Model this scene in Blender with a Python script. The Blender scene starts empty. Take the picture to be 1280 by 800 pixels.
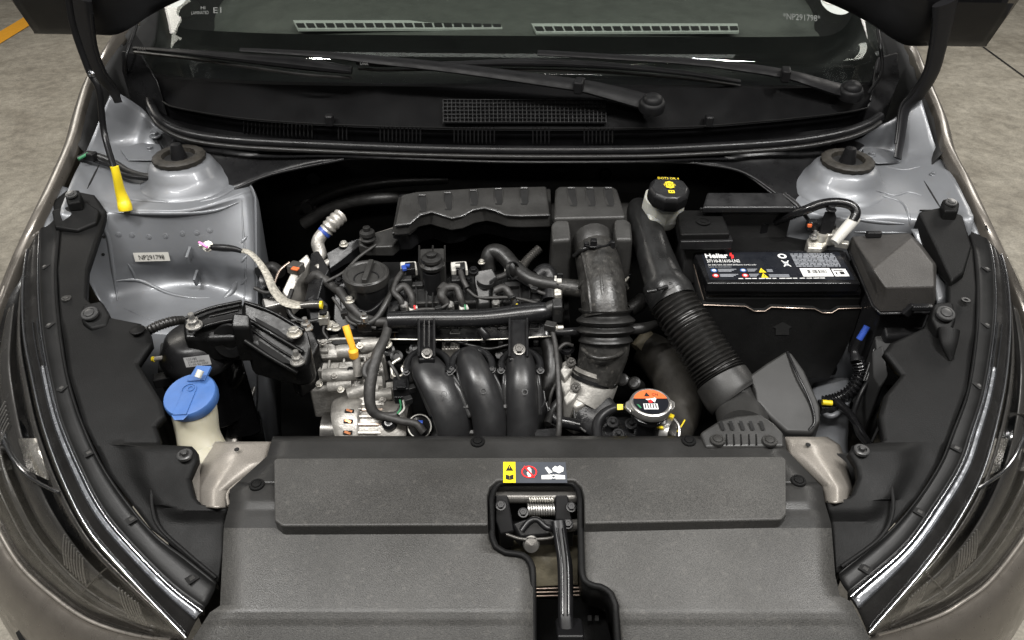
import bpy, bmesh, math, random
from mathutils import Vector, Matrix
random.seed(7)
SC = bpy.context.scene
COL = SC.collection
R = math.radians

# ------------------------------------------------------------------ camera, world, lamps
CAM_Z, PITCH, FPX = 1.47, R(37), 960.0
cd = bpy.data.cameras.new('camera'); cam = bpy.data.objects.new('camera', cd); COL.objects.link(cam)
cam.location = (0, 0, CAM_Z); cam.rotation_euler = (R(90) - PITCH, 0, 0)
cd.sensor_width = 36; cd.lens = 36 * FPX / 1280; cd.clip_start = 0.05; cd.clip_end = 60
SC.camera = cam
SC.render.resolution_x, SC.render.resolution_y = 1024, 640
W = bpy.data.worlds.new('World'); SC.world = W; W.use_nodes = True
bg = W.node_tree.nodes['Background']; bg.inputs[0].default_value = (.95, .97, 1, 1); bg.inputs[1].default_value = .045
SC.view_settings.view_transform = 'Standard'; SC.view_settings.look = 'None'; SC.view_settings.exposure = 0; SC.view_settings.gamma = 1

def lamp(loc, tgt, sx, sy, power, col):
    l = bpy.data.lights.new('ceiling_and_fill_lamp', 'AREA'); l.shape = 'RECTANGLE'; l.size = sx; l.size_y = sy
    l.energy = power; l.color = col
    o = bpy.data.objects.new('ceiling_and_fill_lamp', l); COL.objects.link(o); o.location = loc
    o.rotation_euler = (Vector(tgt) - Vector(loc)).to_track_quat('-Z', 'Y').to_euler()
lamp((-1.15, .40, 2.8), (0, .9, .8), .14, .7, 52, (1, .985, .96))
lamp((1.1, .42, 2.8), (0, .9, .8), .14, .7, 56, (1, .985, .96))
lamp((0, .15, 2.85), (0, .8, .8), 1.6, .12, 46, (1, .97, .93))
lamp((0, -1.3, 2.7), (0, .9, .8), 1.2, .12, 12, (1, .96, .91))
lamp((0, 2.7, 2.9), (0, 1.9, .9), 2.2, .3, 8, (1, 1, .97))  # fill lamp added to brighten the dashboard and windscreen
lamp((-3.2, 3.4, 3.0), (-3, 3.4, 0), 1.6, 1.6, 68, (1, .95, .87))  # fill lamp added only for the floor beside the car
lamp((3.2, 3.4, 3.0), (3, 3.4, 0), 1.6, 1.6, 96, (1, .96, .9))  # second added fill, for the floor on the other side

# ------------------------------------------------------------------ measuring helpers
C0 = Vector((0, 0, CAM_Z)); FW = Vector((0, math.cos(PITCH), -math.sin(PITCH))); UP = Vector((0, math.sin(PITCH), math.cos(PITCH)))
def ray(px, py): return FW * FPX + Vector((1, 0, 0)) * (px - 640) + UP * (400 - py)
def P(px, py, z):
    d = ray(px, py); return C0 + d * ((z - CAM_Z) / d.z)
def PY(px, py, y):
    d = ray(px, py); return C0 + d * (y / d.y)
def PPM(p): return FPX / (p - C0).dot(FW)
def lerp(a, b, t): return a + (b - a) * t
def itp(x, tab):
    if x <= tab[0][0]: return tab[0][1]
    for (a, va), (b, vb) in zip(tab, tab[1:]):
        if x <= b: return va + (vb - va) * (x - a) / (b - a) if b != a else vb
    return tab[-1][1]
def cat(pts, n, closed=False):
    """Catmull-Rom through tuples/Vectors; n steps per span"""
    pts = [tuple(p) for p in pts]; m = len(pts); out = []
    if m < 2: return pts
    spans = m if closed else m - 1
    for i in range(spans):
        if closed: a, b, c, d = pts[(i-1) % m], pts[i], pts[(i+1) % m], pts[(i+2) % m]
        else:
            b, c = pts[i], pts[i+1]
            a = pts[i-1] if i else tuple(2*x-y for x, y in zip(b, c))
            d = pts[i+2] if i+2 < m else tuple(2*y-x for x, y in zip(b, c))
        for k in range(n):
            t = k / n; t2 = t*t; t3 = t2*t
            out.append(tuple(.5*(2*B + (Cc-A)*t + (2*A-5*B+4*Cc-D)*t2 + (3*B-A-3*Cc+D)*t3) for A, B, Cc, D in zip(a, b, c, d)))
    if not closed: out.append(pts[-1])
    return out
def resample(pts, n, smooth=True):
    pts = [Vector(p) for p in (cat(pts, 8) if smooth and len(pts) > 2 else pts)]
    L = [0]
    for a, b in zip(pts, pts[1:]): L.append(L[-1] + (b-a).length)
    out = []; j = 0
    for i in range(n):
        s = L[-1]*i/(n-1)
        while j < len(L)-2 and L[j+1] < s: j += 1
        t = (s-L[j])/max(1e-9, L[j+1]-L[j]); out.append(pts[j].lerp(pts[j+1], min(1, t)))
    return out

# ------------------------------------------------------------------ materials
MATS = {}
def mat(name, col, rough=.5, metal=0., vary=.15, vscale=40, bump=0., bscale=400, spec=.5, coat=0., trans=0., ior=1.45, emit=0., rvary=.1, stretch=None, speck=0., dust=0.):
    m = bpy.data.materials.new(name); m.use_nodes = True; nt = m.node_tree; b = nt.nodes['Principled BSDF']
    b.inputs['Roughness'].default_value = rough; b.inputs['Metallic'].default_value = metal
    b.inputs['Specular IOR Level'].default_value = spec; b.inputs['Coat Weight'].default_value = coat; b.inputs['Coat Roughness'].default_value = .08
    b.inputs['Transmission Weight'].default_value = trans; b.inputs['IOR'].default_value = ior
    tc = nt.nodes.new('ShaderNodeTexCoord'); mp = nt.nodes.new('ShaderNodeMapping'); nt.links.new(tc.outputs['Object'], mp.inputs[0])
    if stretch: mp.inputs['Scale'].default_value = stretch
    n = nt.nodes.new('ShaderNodeTexNoise'); n.inputs['Scale'].default_value = vscale; n.inputs['Detail'].default_value = 5; n.inputs['Roughness'].default_value = .65
    nt.links.new(mp.outputs[0], n.inputs['Vector'])
    r = nt.nodes.new('ShaderNodeValToRGB'); r.color_ramp.elements[0].position = .28; r.color_ramp.elements[1].position = .72
    r.color_ramp.elements[0].color = tuple(c*(1-vary) for c in col)+(1,); r.color_ramp.elements[1].color = tuple(min(1, c*(1+vary)) for c in col)+(1,)
    nt.links.new(n.outputs['Fac'], r.inputs[0])
    colout = r.outputs[0]
    if speck:
        n3 = nt.nodes.new('ShaderNodeTexNoise'); n3.inputs['Scale'].default_value = 900; n3.inputs['Detail'].default_value = 2
        nt.links.new(mp.outputs[0], n3.inputs['Vector'])
        r3 = nt.nodes.new('ShaderNodeMapRange'); r3.inputs[1].default_value = .3; r3.inputs[2].default_value = .7; r3.inputs[3].default_value = 1-speck; r3.inputs[4].default_value = 1+speck
        nt.links.new(n3.outputs['Fac'], r3.inputs[0])
        vm = nt.nodes.new('ShaderNodeVectorMath'); vm.operation = 'SCALE'; nt.links.new(colout, vm.inputs[0]); nt.links.new(r3.outputs[0], vm.inputs['Scale']); colout = vm.outputs[0]
    if dust:
        n6 = nt.nodes.new('ShaderNodeTexNoise'); n6.inputs['Scale'].default_value = 130; n6.inputs['Detail'].default_value = 6; nt.links.new(mp.outputs[0], n6.inputs['Vector'])
        r6 = nt.nodes.new('ShaderNodeMapRange'); r6.inputs[1].default_value = .58; r6.inputs[2].default_value = .74; r6.inputs[3].default_value = 0; r6.inputs[4].default_value = dust
        nt.links.new(n6.outputs['Fac'], r6.inputs[0]); mx = nt.nodes.new('ShaderNodeMix'); mx.data_type = 'RGBA'; nt.links.new(r6.outputs[0], mx.inputs[0]); nt.links.new(colout, mx.inputs[6]); mx.inputs[7].default_value = (.16, .15, .135, 1); colout = mx.outputs[2]
    nt.links.new(colout, b.inputs['Base Color'])
    if rvary:
        mr = nt.nodes.new('ShaderNodeMapRange'); mr.inputs[1].default_value = .3; mr.inputs[2].default_value = .7
        mr.inputs[3].default_value = max(.02, rough-rvary); mr.inputs[4].default_value = min(1, rough+rvary)
        n4 = nt.nodes.new('ShaderNodeTexNoise'); n4.inputs['Scale'].default_value = vscale*1.7; n4.inputs['Detail'].default_value = 6
        nt.links.new(mp.outputs[0], n4.inputs['Vector']); nt.links.new(n4.outputs['Fac'], mr.inputs[0]); nt.links.new(mr.outputs[0], b.inputs['Roughness'])
    if bump:
        n2 = nt.nodes.new('ShaderNodeTexNoise'); n2.inputs['Scale'].default_value = bscale; n2.inputs['Detail'].default_value = 3
        bp = nt.nodes.new('ShaderNodeBump'); bp.inputs['Strength'].default_value = bump; bp.inputs['Distance'].default_value = .001
        nt.links.new(mp.outputs[0], n2.inputs['Vector']); nt.links.new(n2.outputs['Fac'], bp.inputs['Height']); nt.links.new(bp.outputs[0], b.inputs['Normal'])
    if emit:
        b.inputs['Emission Strength'].default_value = emit; b.inputs['Emission Color'].default_value = tuple(col)+(1,)
    MATS[name] = m; return m
def glassmat(name, tint, fres=1.5, rough=.02, keep=.035, graze=.75):
    m = bpy.data.materials.new(name); m.use_nodes = True; nt = m.node_tree; nt.nodes.clear()
    o = nt.nodes.new('ShaderNodeOutputMaterial'); mx = nt.nodes.new('ShaderNodeMixShader'); t = nt.nodes.new('ShaderNodeBsdfTransparent'); g = nt.nodes.new('ShaderNodeBsdfGlossy')
    lw_ = nt.nodes.new('ShaderNodeLayerWeight'); lw_.inputs[0].default_value = .5
    pw = nt.nodes.new('ShaderNodeMath'); pw.operation = 'POWER'; pw.inputs[1].default_value = 4; nt.links.new(lw_.outputs['Facing'], pw.inputs[0])
    f = nt.nodes.new('ShaderNodeMath'); f.operation = 'MULTIPLY_ADD'; f.inputs[1].default_value = graze; f.inputs[2].default_value = keep; nt.links.new(pw.outputs[0], f.inputs[0])
    n = nt.nodes.new('ShaderNodeTexNoise'); n.inputs['Scale'].default_value = 9
    mr = nt.nodes.new('ShaderNodeMapRange'); mr.inputs[3].default_value = rough*.5; mr.inputs[4].default_value = rough*2
    nt.links.new(n.outputs['Fac'], mr.inputs[0]); nt.links.new(mr.outputs[0], g.inputs['Roughness'])
    t.inputs[0].default_value = tuple(tint)+(1,)
    nt.links.new(f.outputs[0], mx.inputs[0]); nt.links.new(t.outputs[0], mx.inputs[1]); nt.links.new(g.outputs[0], mx.inputs[2]); nt.links.new(mx.outputs[0], o.inputs[0])
    MATS[name] = m; return m
mat('cover', (.038, .037, .0348), .48, 0, .28, 6, .35, 800, speck=.5, spec=.45, rvary=.14, dust=.14)
mat('cover_smooth', (.0165, .0162, .0156), .42, 0, .3, 10, .2, 700, speck=.15, spec=.35)
mat('edge_gloss', (.03, .03, .03), .22, 0, .1, 20, spec=.8, rvary=0)  # for glossy beads added along edges so they show a highlight
mat('side_plastic', (.0055, .0055, .0055), .5, 0, .4, 9, .3, 700, speck=.25, spec=.12)
mat('band', (.009, .009, .009), .42, 0, .3, 20, .1, 500, spec=.22, rvary=.03)
mat('wiper', (.006, .006, .0065), .5, 0, .25, 30, .1, 500, spec=.2)
mat('carrier', (.225, .207, .184), .40, .4, .06, 30, .1, 500, coat=.15, speck=.2)
mat('cowl', (.0025, .0025, .0028), .55, 0, .4, 12, .25, 600, speck=.25, spec=.06)
mat('boss_disc', (.05, .05, .05), .28, .3, .3, 30)
mat('satin', (.0085, .0085, .009), .32, 0, .25, 30, .12, 500, spec=.28)
mat('airbox', (.023, .0225, .0215), .40, 0, .35, 18, .3, 500, speck=.25, spec=.4)
mat('satin2', (.012, .012, .012), .33, 0, .3, 25, .15, 400, spec=.4)
mat('wrap', (.007, .007, .007), .5, 0, .3, 18, .3, 500, speck=.25, spec=.25)
mat('gloss', (.006, .006, .0065), .22, 0, .2, 30, .05, 300, spec=.5)
mat('latch', (.006, .006, .0065), .32, 0, .2, 30, spec=.35, rvary=.03)
mat('dark', (.010, .010, .010), .7, 0, .3, 20)
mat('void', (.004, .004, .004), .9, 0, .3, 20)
mat('rubber', (.011, .0107, .0103), .42, 0, .5, 60, .2, 250)
mat('dusty_rubber', (.020, .0193, .018), .36, 0, .7, 55, .4, 200, dust=.35)
mat('mount_rubber', (.020, .0175, .014), .6, 0, .6, 60, .5, 200)
mat('tape', (.022, .021, .020), .55, 0, .45, 90, .6, 150)
mat('castiron', (.0045, .0045, .0045), .33, 0, .4, 40, .2, 200, spec=.25)
mat('alu', (.30, .29, .27), .5, .45, .35, 30, .8, 240)
mat('alu2', (.34, .325, .30), .45, .6, .35, 50, .6, 300)
mat('steel', (.50, .49, .47), .36, .9, .2, 60, .1, 300)
mat('zinc', (.55, .53, .48), .4, .8, .3, 120, .2, 300)
mat('copper', (.55, .22, .10), .4, .8, .4, 90, .4, 500)
mat('chrome', (.72, .73, .75), .2, 1, .08, 40, rvary=0)
mat('bay_paint', (.150, .156, .166), .42, .3, .10, 9, .05, 60, coat=.12, rvary=.08, dust=.25)
mat('taupe_paint', (.135, .122, .106), .33, .45, .06, 30, 0, 400, coat=.35, speck=.12)
mat('hood_inner', (.012, .012, .013), .4, 0, .2, 10, .05, 200, spec=.25)
mat('tank', (.34, .32, .25), .45, 0, .08, 12, spec=.4)
mat('tank_white', (.45, .45, .41), .4, 0, .06, 20)
mat('blue', (.042, .105, .28), .45, 0, .15, 25, .2, 300)
mat('blue_wire', (.025, .06, .28), .4, 0)
mat('yellow', (.66, .50, .015), .42, 0, .08, 40)
mat('orange', (.85, .40, .03), .4, 0, .06, 40)
mat('red', (.70, .03, .03), .4)
mat('pink', (.8, .25, .55), .5)
mat('green', (.03, .16, .07), .5)
mat('white', (.42, .41, .38), .5, 0, .05, 90)
mat('label_black', (.008, .009, .012), .32, 0, .1, 30)
mat('label_dark', (.05, .055, .065), .4, 0, .1, 30)
mat('label_silver', (.55, .55, .55), .35, .2)
for m_ in ('tank', 'tank_white'):
    b_ = MATS[m_].node_tree.nodes['Principled BSDF']; b_.inputs['Subsurface Weight'].default_value = .5; b_.inputs['Subsurface Radius'].default_value = (.02, .018, .012); b_.inputs['Subsurface Scale'].default_value = .6
mat('print_black', (.01, .01, .01), .5)
mat('print_white', (.6, .6, .59), .5)
mat('print_grey', (.22, .23, .25), .5)
mat('warn_orange', (.58, .12, .035), .45)
mat('strap', (.27, .255, .22), .5, .4, .6, 260, .9, 420)
mat('dash', (.07, .075, .068), .6, 0, .2, 20, .3, 500)
mat('glass_print', (.10, .105, .10), .5)
mat('vent_grey', (.36, .38, .36), .5, 0, .1, 40)
mat('frit', (.005, .0055, .005), .45, 0, .1, 10, spec=.2)
mat('lamp_body', (.014, .0135, .013), .22, .2, .3, 20)
mat('lamp_panel', (.055, .053, .050), .2, .3, .2, 12)
mat('lamp_grey', (.10, .096, .09), .25, .6, .2, 20)
mat('copper_foil', (.30, .24, .20), .35, .8)
glassmat('windscreen', (.80, .82, .80), 1.5, .01)
glassmat('lens', (.94, .94, .94), 1.5, .012, .03, .32)
def ground_mat():
    m = bpy.data.materials.new('concrete'); m.use_nodes = True; nt = m.node_tree; b = nt.nodes['Principled BSDF']
    tc = nt.nodes.new('ShaderNodeTexCoord'); prev = None
    def noise(s, d, dist=0):
        n = nt.nodes.new('ShaderNodeTexNoise'); n.inputs['Scale'].default_value = s; n.inputs['Detail'].default_value = d; n.inputs['Roughness'].default_value = .7; n.inputs['Distortion'].default_value = dist
        nt.links.new(tc.outputs['Object'], n.inputs['Vector']); return n.outputs['Fac']
    r = nt.nodes.new('ShaderNodeValToRGB'); e = r.color_ramp.elements
    e[0].position = .3; e[0].color = (.20, .18, .145, 1); e[1].position = .72; e[1].color = (.42, .39, .33, 1)
    x = e.new(.5); x.color = (.32, .295, .245, 1)
    nt.links.new(noise(2.4, 12, 1.2), r.inputs[0])
    r2 = nt.nodes.new('ShaderNodeMapRange'); r2.inputs[1].default_value = .35; r2.inputs[2].default_value = .65; r2.inputs[3].default_value = .72; r2.inputs[4].default_value = 1.15
    nt.links.new(noise(22, 8, .5), r2.inputs[0])
    vm = nt.nodes.new('ShaderNodeVectorMath'); vm.operation = 'SCALE'; nt.links.new(r.outputs[0], vm.inputs[0]); nt.links.new(r2.outputs[0], vm.inputs['Scale']); r5 = nt.nodes.new('ShaderNodeMapRange'); r5.inputs[1].default_value = .35; r5.inputs[2].default_value = .65; r5.inputs[3].default_value = .8; r5.inputs[4].default_value = 1.15
    nt.links.new(noise(140, 4), r5.inputs[0]); vm2 = nt.nodes.new('ShaderNodeVectorMath'); vm2.operation = 'SCALE'; nt.links.new(vm.outputs[0], vm2.inputs[0]); nt.links.new(r5.outputs[0], vm2.inputs['Scale']); nt.links.new(vm2.outputs[0], b.inputs['Base Color'])
    b.inputs['Roughness'].default_value = .55
    bp = nt.nodes.new('ShaderNodeBump'); bp.inputs['Strength'].default_value = .25; bp.inputs['Distance'].default_value = .004
    nt.links.new(noise(60, 8), bp.inputs['Height']); nt.links.new(bp.outputs[0], b.inputs['Normal'])
    MATS['concrete'] = m
ground_mat()

# ------------------------------------------------------------------ object helpers
BASE = {}
def thing(name, label, cat_, base, group=None):
    o = bpy.data.objects.new(name, None); COL.objects.link(o); o.location = base; o.empty_display_size = .02
    o['label'] = label; o['category'] = cat_
    if group: o['group'] = group
    BASE[o.name] = Vector(base); return o
def link(name, me, parent):
    o = bpy.data.objects.new(name, me); COL.objects.link(o)
    if parent: o.parent = parent; BASE[o.name] = BASE[parent.name]
    else: BASE[o.name] = Vector((0, 0, 0))
    return o
def mk(name, verts, faces, m, parent, smooth=True, bevel=0, seg=2, angle=34, thick=0, off=-1, mats=None, fmi=None, wn=False):
    b = BASE[parent.name] if parent else Vector((0, 0, 0))
    if thick and len(faces) <= 2: faces = upfix(verts, faces)
    me = bpy.data.meshes.new(name); me.from_pydata([tuple(Vector(v)-b) for v in verts], [], faces)
    bm = bmesh.new(); bm.from_mesh(me); bmesh.ops.recalc_face_normals(bm, faces=bm.faces) if not thick and not fmi else None
    bm.to_mesh(me); bm.free()
    for mm in (mats or [m]): me.materials.append(MATS[mm])
    if fmi: me.polygons.foreach_set('material_index', fmi)
    if smooth:
        me.polygons.foreach_set('use_smooth', [True]*len(me.polygons)); me.set_sharp_from_angle(angle=R(angle))
    me.update()
    o = link(name, me, parent)
    if thick:
        s = o.modifiers.new('s', 'SOLIDIFY'); s.thickness = thick; s.offset = off
    if bevel:
        bv = o.modifiers.new('b', 'BEVEL'); bv.width = bevel; bv.segments = seg; bv.limit_method = 'ANGLE'; bv.angle_limit = R(angle); bv.harden_normals = True
    return o
def grid_mesh(rows):
    n = len(rows[0]); v = [p for r in rows for p in r]; f = []
    for i in range(len(rows)-1):
        for j in range(n-1): f.append((i*n+j, i*n+j+1, (i+1)*n+j+1, (i+1)*n+j))
    return v, f
def sheet(name, rows, m, parent, sub=5, thick=.002, off=-1, **k):
    rows = [[Vector(p) for p in r] for r in rows]
    if sub > 1:
        rows = [cat(r, sub) for r in rows]
        cols = [cat([r[j] for r in rows], sub) for j in range(len(rows[0]))]
        rows = [[c[i] for c in cols] for i in range(len(cols[0]))]
    v, f = grid_mesh(rows); f = upfix(v, f)
    return mk(name, v, f, m, parent, thick=thick, off=off, **k)
def upfix(v, f):
    a = Vector((0, 0, 0))
    for q in f[::max(1, len(f)//60)]:
        p = [Vector(v[i]) for i in q]; nn = (p[1]-p[0]).cross(p[2]-p[0])
        c = sum(p, Vector())/len(p); a += nn * (1 if nn.dot(C0-c) > 0 else -1) if False else nn
    c = sum((Vector(p) for p in v), Vector())/len(v)
    return f if a.dot(Vector((0, -.3, 1))) > 0 else [tuple(reversed(q)) for q in f]
def loft(name, lines, m, parent, n=40, sub=3, thick=.002, smooth=True, **k):
    rows = [resample(l, n, smooth) for l in lines]
    if sub > 1:
        cols = [cat([r[j] for r in rows], sub) for j in range(n)]; rows = [[c[i] for c in cols] for i in range(len(cols[0]))]
    v, f = grid_mesh(rows); f = upfix(v, f)
    return mk(name, v, f, m, parent, thick=thick, **k)
def rowsheet(name, left, right, zf, m, parent, y0, y1, step=4, cols=8, thick=.004, **k):
    """left/right: lists (px,py) by row; zf(px,py,u)->height"""
    L = [(b, a) for a, b in left]; Rr = [(b, a) for a, b in right]; rows = []
    ys = sorted(set([y0, y1] + [y for y in range(int(y0), int(y1), step)] + [b for a, b in left+right if y0 <= b <= y1]))
    for y in ys:
        a, b = itp(y, L), itp(y, Rr); rows.append([P(lerp(a, b, u/cols), y, zf(lerp(a, b, u/cols), y, u/cols)) for u in range(cols+1)])
    v, f = grid_mesh(rows); f = upfix(v, f)
    return mk(name, v, f, m, parent, thick=thick, **k)
def prism(name, pts, zb, m, parent, bevel=.003, taper=0., seg=2, **k):
    """pts: (px,py,z) top outline; zb: bottom height (number) ; taper: outward growth at the bottom (m)"""
    top = [P(*p) if not isinstance(p, Vector) else p for p in pts]; c = sum(top, Vector())/len(top); bot = []
    for p in top:
        d = Vector((p.x-c.x, p.y-c.y, 0)); bot.append(Vector((p.x, p.y, 0)) + (d.normalized()*taper if d.length else d) + Vector((0, 0, zb)))
    n = len(top); f = [tuple(range(n)), tuple(range(2*n-1, n-1, -1))] + [(i, n+i, n+(i+1) % n, (i+1) % n) for i in range(n)]
    return mk(name, top+bot, f, m, parent, bevel=bevel, seg=seg, **k)
def box(name, c, size, m, parent, rot=None, bevel=.0015, **k):
    c = Vector(c); M = rot or Matrix.Identity(3); v = []
    for z in (-.5, .5):
        for x, y in ((-.5, -.5), (.5, -.5), (.5, .5), (-.5, .5)): v.append(c + M @ Vector((x*size[0], y*size[1], z*size[2])))
    f = [(3, 2, 1, 0), (4, 5, 6, 7)] + [(i, (i+1) % 4, 4+(i+1) % 4, 4+i) for i in range(4)]
    return mk(name, v, f, m, parent, bevel=bevel, **k)
def rz(a): return Matrix.Rotation(R(a), 3, 'Z')
def axis_frame(ax):
    ax = Vector(ax).normalized(); t = Vector((1, 0, 0)) if abs(ax.x) < .9 else Vector((0, 1, 0))
    u = t - ax*t.dot(ax); u.normalize(); return u, ax.cross(u), ax
def lathe_vf(prof, p, ax, seg=32, squash=1., wob=None):
    u, w, a = axis_frame(ax); v = []; f = []; n = len(prof)
    for i in range(seg):
        t = 2*math.pi*i/seg; k = wob(t) if wob else 1
        for r, h in prof: v.append(Vector(p) + (u*math.cos(t) + w*math.sin(t)*squash)*r*(k if r > 0 else 1) + a*h)
    for i in range(seg):
        j = (i+1) % seg
        for q in range(n-1): f.append((i*n+q, j*n+q, j*n+q+1, i*n+q+1))
    if prof[0][0] > 0 and prof[-1][0] > 0:
        for i in range(seg):
            j = (i+1) % seg; f.append((i*n+n-1, j*n+n-1, j*n, i*n))
    else: f.append(tuple(i*n+n-1 for i in range(seg))); f.append(tuple(i*n for i in range(seg-1, -1, -1)))
    return v, f
def lathe(name, prof, p, m, parent, ax=(0, 0, 1), seg=32, squash=1., wob=None, **k):
    v, f = lathe_vf(prof, p, ax, seg, squash, wob); return mk(name, v, f, m, parent, **k)
def tube_vf(path, rads, seg=14, flat=1., caps=True, nrm=None):
    pts = [Vector(p) for p in path]; n = len(pts); v = []; f = []; prev = None
    for i, p in enumerate(pts):
        t = (pts[min(n-1, i+1)] - pts[max(0, i-1)]).normalized()
        if prev is None:
            ref = Vector(nrm) if nrm else (Vector((0, 0, 1)) if abs(t.z) < .9 else Vector((0, 1, 0)))
            u = ref - t*ref.dot(t)
        else: u = prev - t*prev.dot(t)
        u.normalize(); prev = u; w = t.cross(u); r = rads[i]
        for s in range(seg):
            a = 2*math.pi*s/seg; v.append(p + u*(r*flat*math.cos(a)) + w*(r*math.sin(a)))
    for i in range(n-1):
        for s in range(seg):
            q = (s+1) % seg; f.append((i*seg+s, i*seg+q, (i+1)*seg+q, (i+1)*seg+s))
    if caps: f.append(tuple(range(seg-1, -1, -1))); f.append(tuple((n-1)*seg+s for s in range(seg)))
    return v, f
def tube(name, pts, m, parent, r=None, sub=8, seg=14, flat=1., corr=None, nrm=None, **k):
    """pts (px,py,z[,r_px]) or Vectors (r in metres given); corr=(count, depth fraction)"""
    W3 = []
    for q in pts:
        if isinstance(q, Vector): W3.append((*q, r))
        else:
            w = P(*q[:3]); W3.append((*w, q[3]/PPM(w) if len(q) > 3 else r))
    if corr: sub = max(sub, int(corr[0]*6/(len(W3)-1)))
    S = cat(W3, sub) if len(W3) > 2 else [tuple(lerp(a, b, t/sub) for a, b in zip(*W3)) for t in range(sub+1)] if corr else W3
    rads = [s[3] for s in S]
    if corr:
        N = len(S); rads = [q*(1 - corr[1]*(.5-.5*math.cos(2*math.pi*corr[0]*i/(N-1)))) for i, q in enumerate(rads)]
    v, f = tube_vf([s[:3] for s in S], rads, seg, flat, True, nrm); return mk(name, v, f, m, parent, angle=50, **k)
CACHE = {}
def inst(kind, m, parent, p, r, ax=(0, 0, 1), name=None, spin=0.):
    """shared-mesh hardware: unit radius"""
    key = (kind, m)
    if key not in CACHE:
        if kind == 'bolt':
            v, f = lathe_vf([(0, -.1), (1, -.1), (1, .12), (.95, .18), (.78, .2)], (0, 0, 0), (0, 0, 1), 20); o = len(v)
            v2, f2 = lathe_vf([(0, .18), (.72, .18), (.72, .72), (.64, .8), (.3, .8), (.25, .72), (0, .72)], (0, 0, 0), (0, 0, 1), 6)
        elif kind == 'stud':
            v, f = lathe_vf([(0, -.1), (1.1, -.1), (1.1, .15), (.8, .15)], (0, 0, 0), (0, 0, 1), 18); o = len(v)
            v2, f2 = lathe_vf([(0, .1), (.8, .1), (.8, 1.0), (.45, 1.0), (.45, 2.0), (.38, 2.1), (0, 2.1)], (0, 0, 0), (0, 0, 1), 6)
        elif kind == 'clip':
            v, f = lathe_vf([(0, -.2), (1, -.2), (1, .10), (.93, .2), (.70, .22), (.66, .12), (.60, .12), (.56, .28), (.3, .32), (0, .33)], (0, 0, 0), (0, 0, 1), 26); o = len(v); v2, f2 = [], []
        elif kind == 'screw':
            v, f = lathe_vf([(0, -.2), (1, -.2), (1, .2), (.85, .3), (.62, .3), (.6, .1), (.4, .1), (.4, .6), (.3, .7), (0, .7)], (0, 0, 0), (0, 0, 1), 20); o = len(v); v2, f2 = [], []
        f = f + [tuple(i+o for i in q) for q in f2]
        me = bpy.data.meshes.new(kind); me.from_pydata([tuple(x) for x in v+v2], [], f); me.materials.append(MATS[m])
        me.polygons.foreach_set('use_smooth', [True]*len(me.polygons)); me.set_sharp_from_angle(angle=R(32)); CACHE[key] = me
    o = link(name or {'bolt': 'bolt', 'stud': 'stud_nut', 'clip': 'push_clip', 'screw': 'screw'}[kind], CACHE[key], parent)
    w = P(*p) if not isinstance(p, Vector) else p
    o.location = w - BASE[parent.name]; o.scale = (r, r, r)
    o.rotation_euler = (Vector(ax).to_track_quat('Z', 'Y') @ __import__('mathutils').Quaternion((0, 0, 1), spin)).to_euler()
    return o
# flat print in a frame given by three world corners
class Frame:
    def __init__(s, tl, tr, bl, lift=.0006):
        s.o, s.x, s.y = Vector(tl), Vector(tr)-Vector(tl), Vector(bl)-Vector(tl); s.n = s.y.cross(s.x).normalized()
        if s.n.dot(C0-s.o) < 0: s.n = -s.n
        s.lift = lift
    def at(s, u, v, l=1.): return s.o + s.x*u + s.y*v + s.n*(s.lift*l)
    def poly(s, name, uv, m, parent, l=1.): return mk(name, [s.at(u, v, l) for u, v in uv], [tuple(range(len(uv)))], m, parent, smooth=False)
    def quad(s, name, u0, v0, u1, v1, m, parent, l=1.): return s.poly(name, [(u0, v0), (u1, v0), (u1, v1), (u0, v1)], m, parent, l)
    def disc(s, name, u, v, ru, m, parent, l=1., n=20, inner=0.):
        asp = s.x.length/s.y.length
        ring = [(u+ru*math.cos(2*math.pi*i/n), v+ru*asp*math.sin(2*math.pi*i/n)) for i in range(n)]
        if not inner: return s.poly(name, ring, m, parent, l)
        r2 = [(u+inner*math.cos(2*math.pi*i/n), v+inner*asp*math.sin(2*math.pi*i/n)) for i in range(n)]
        return mk(name, [s.at(a, b, l) for a, b in ring+r2], [(i, (i+1) % n, n+(i+1) % n, n+i) for i in range(n)], m, parent, smooth=False)
    def quads(s, name, rects, m, parent, l=1.):
        v = []; f = []
        for u0, v0, u1, v1 in rects:
            k = len(v); v += [s.at(u0, v0, l), s.at(u1, v0, l), s.at(u1, v1, l), s.at(u0, v1, l)]; f.append((k, k+1, k+2, k+3))
        return mk(name, v, f, m, parent, smooth=False)
    def text(s, txt, u0, v0, u1, v1, m, parent, l=2., name='lettering', bold=0.):
        cu = bpy.data.curves.new('t', 'FONT'); cu.body = txt; cu.offset = bold; cu.resolution_u = 2
        to = bpy.data.objects.new('t', cu); COL.objects.link(to); dg = bpy.context.evaluated_depsgraph_get(); dg.update()
        me = bpy.data.meshes.new_from_object(to.evaluated_get(dg)); bpy.data.objects.remove(to)
        co = [v.co.copy() for v in me.vertices]; fs = [tuple(p.vertices) for p in me.polygons]; bpy.data.meshes.remove(me)
        if not co: return
        x0, x1 = min(c.x for c in co), max(c.x for c in co); y0, y1 = min(c.y for c in co), max(c.y for c in co)
        return mk(name, [s.at(lerp(u0, u1, (c.x-x0)/(x1-x0)), lerp(v1, v0, (c.y-y0)/(y1-y0)), l) for c in co], fs, m, parent, smooth=False)
def ell(px, py, rx, ry, n=20): return [(px+rx*math.cos(2*math.pi*i/n), py+ry*math.sin(2*math.pi*i/n)) for i in range(n)]
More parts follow.
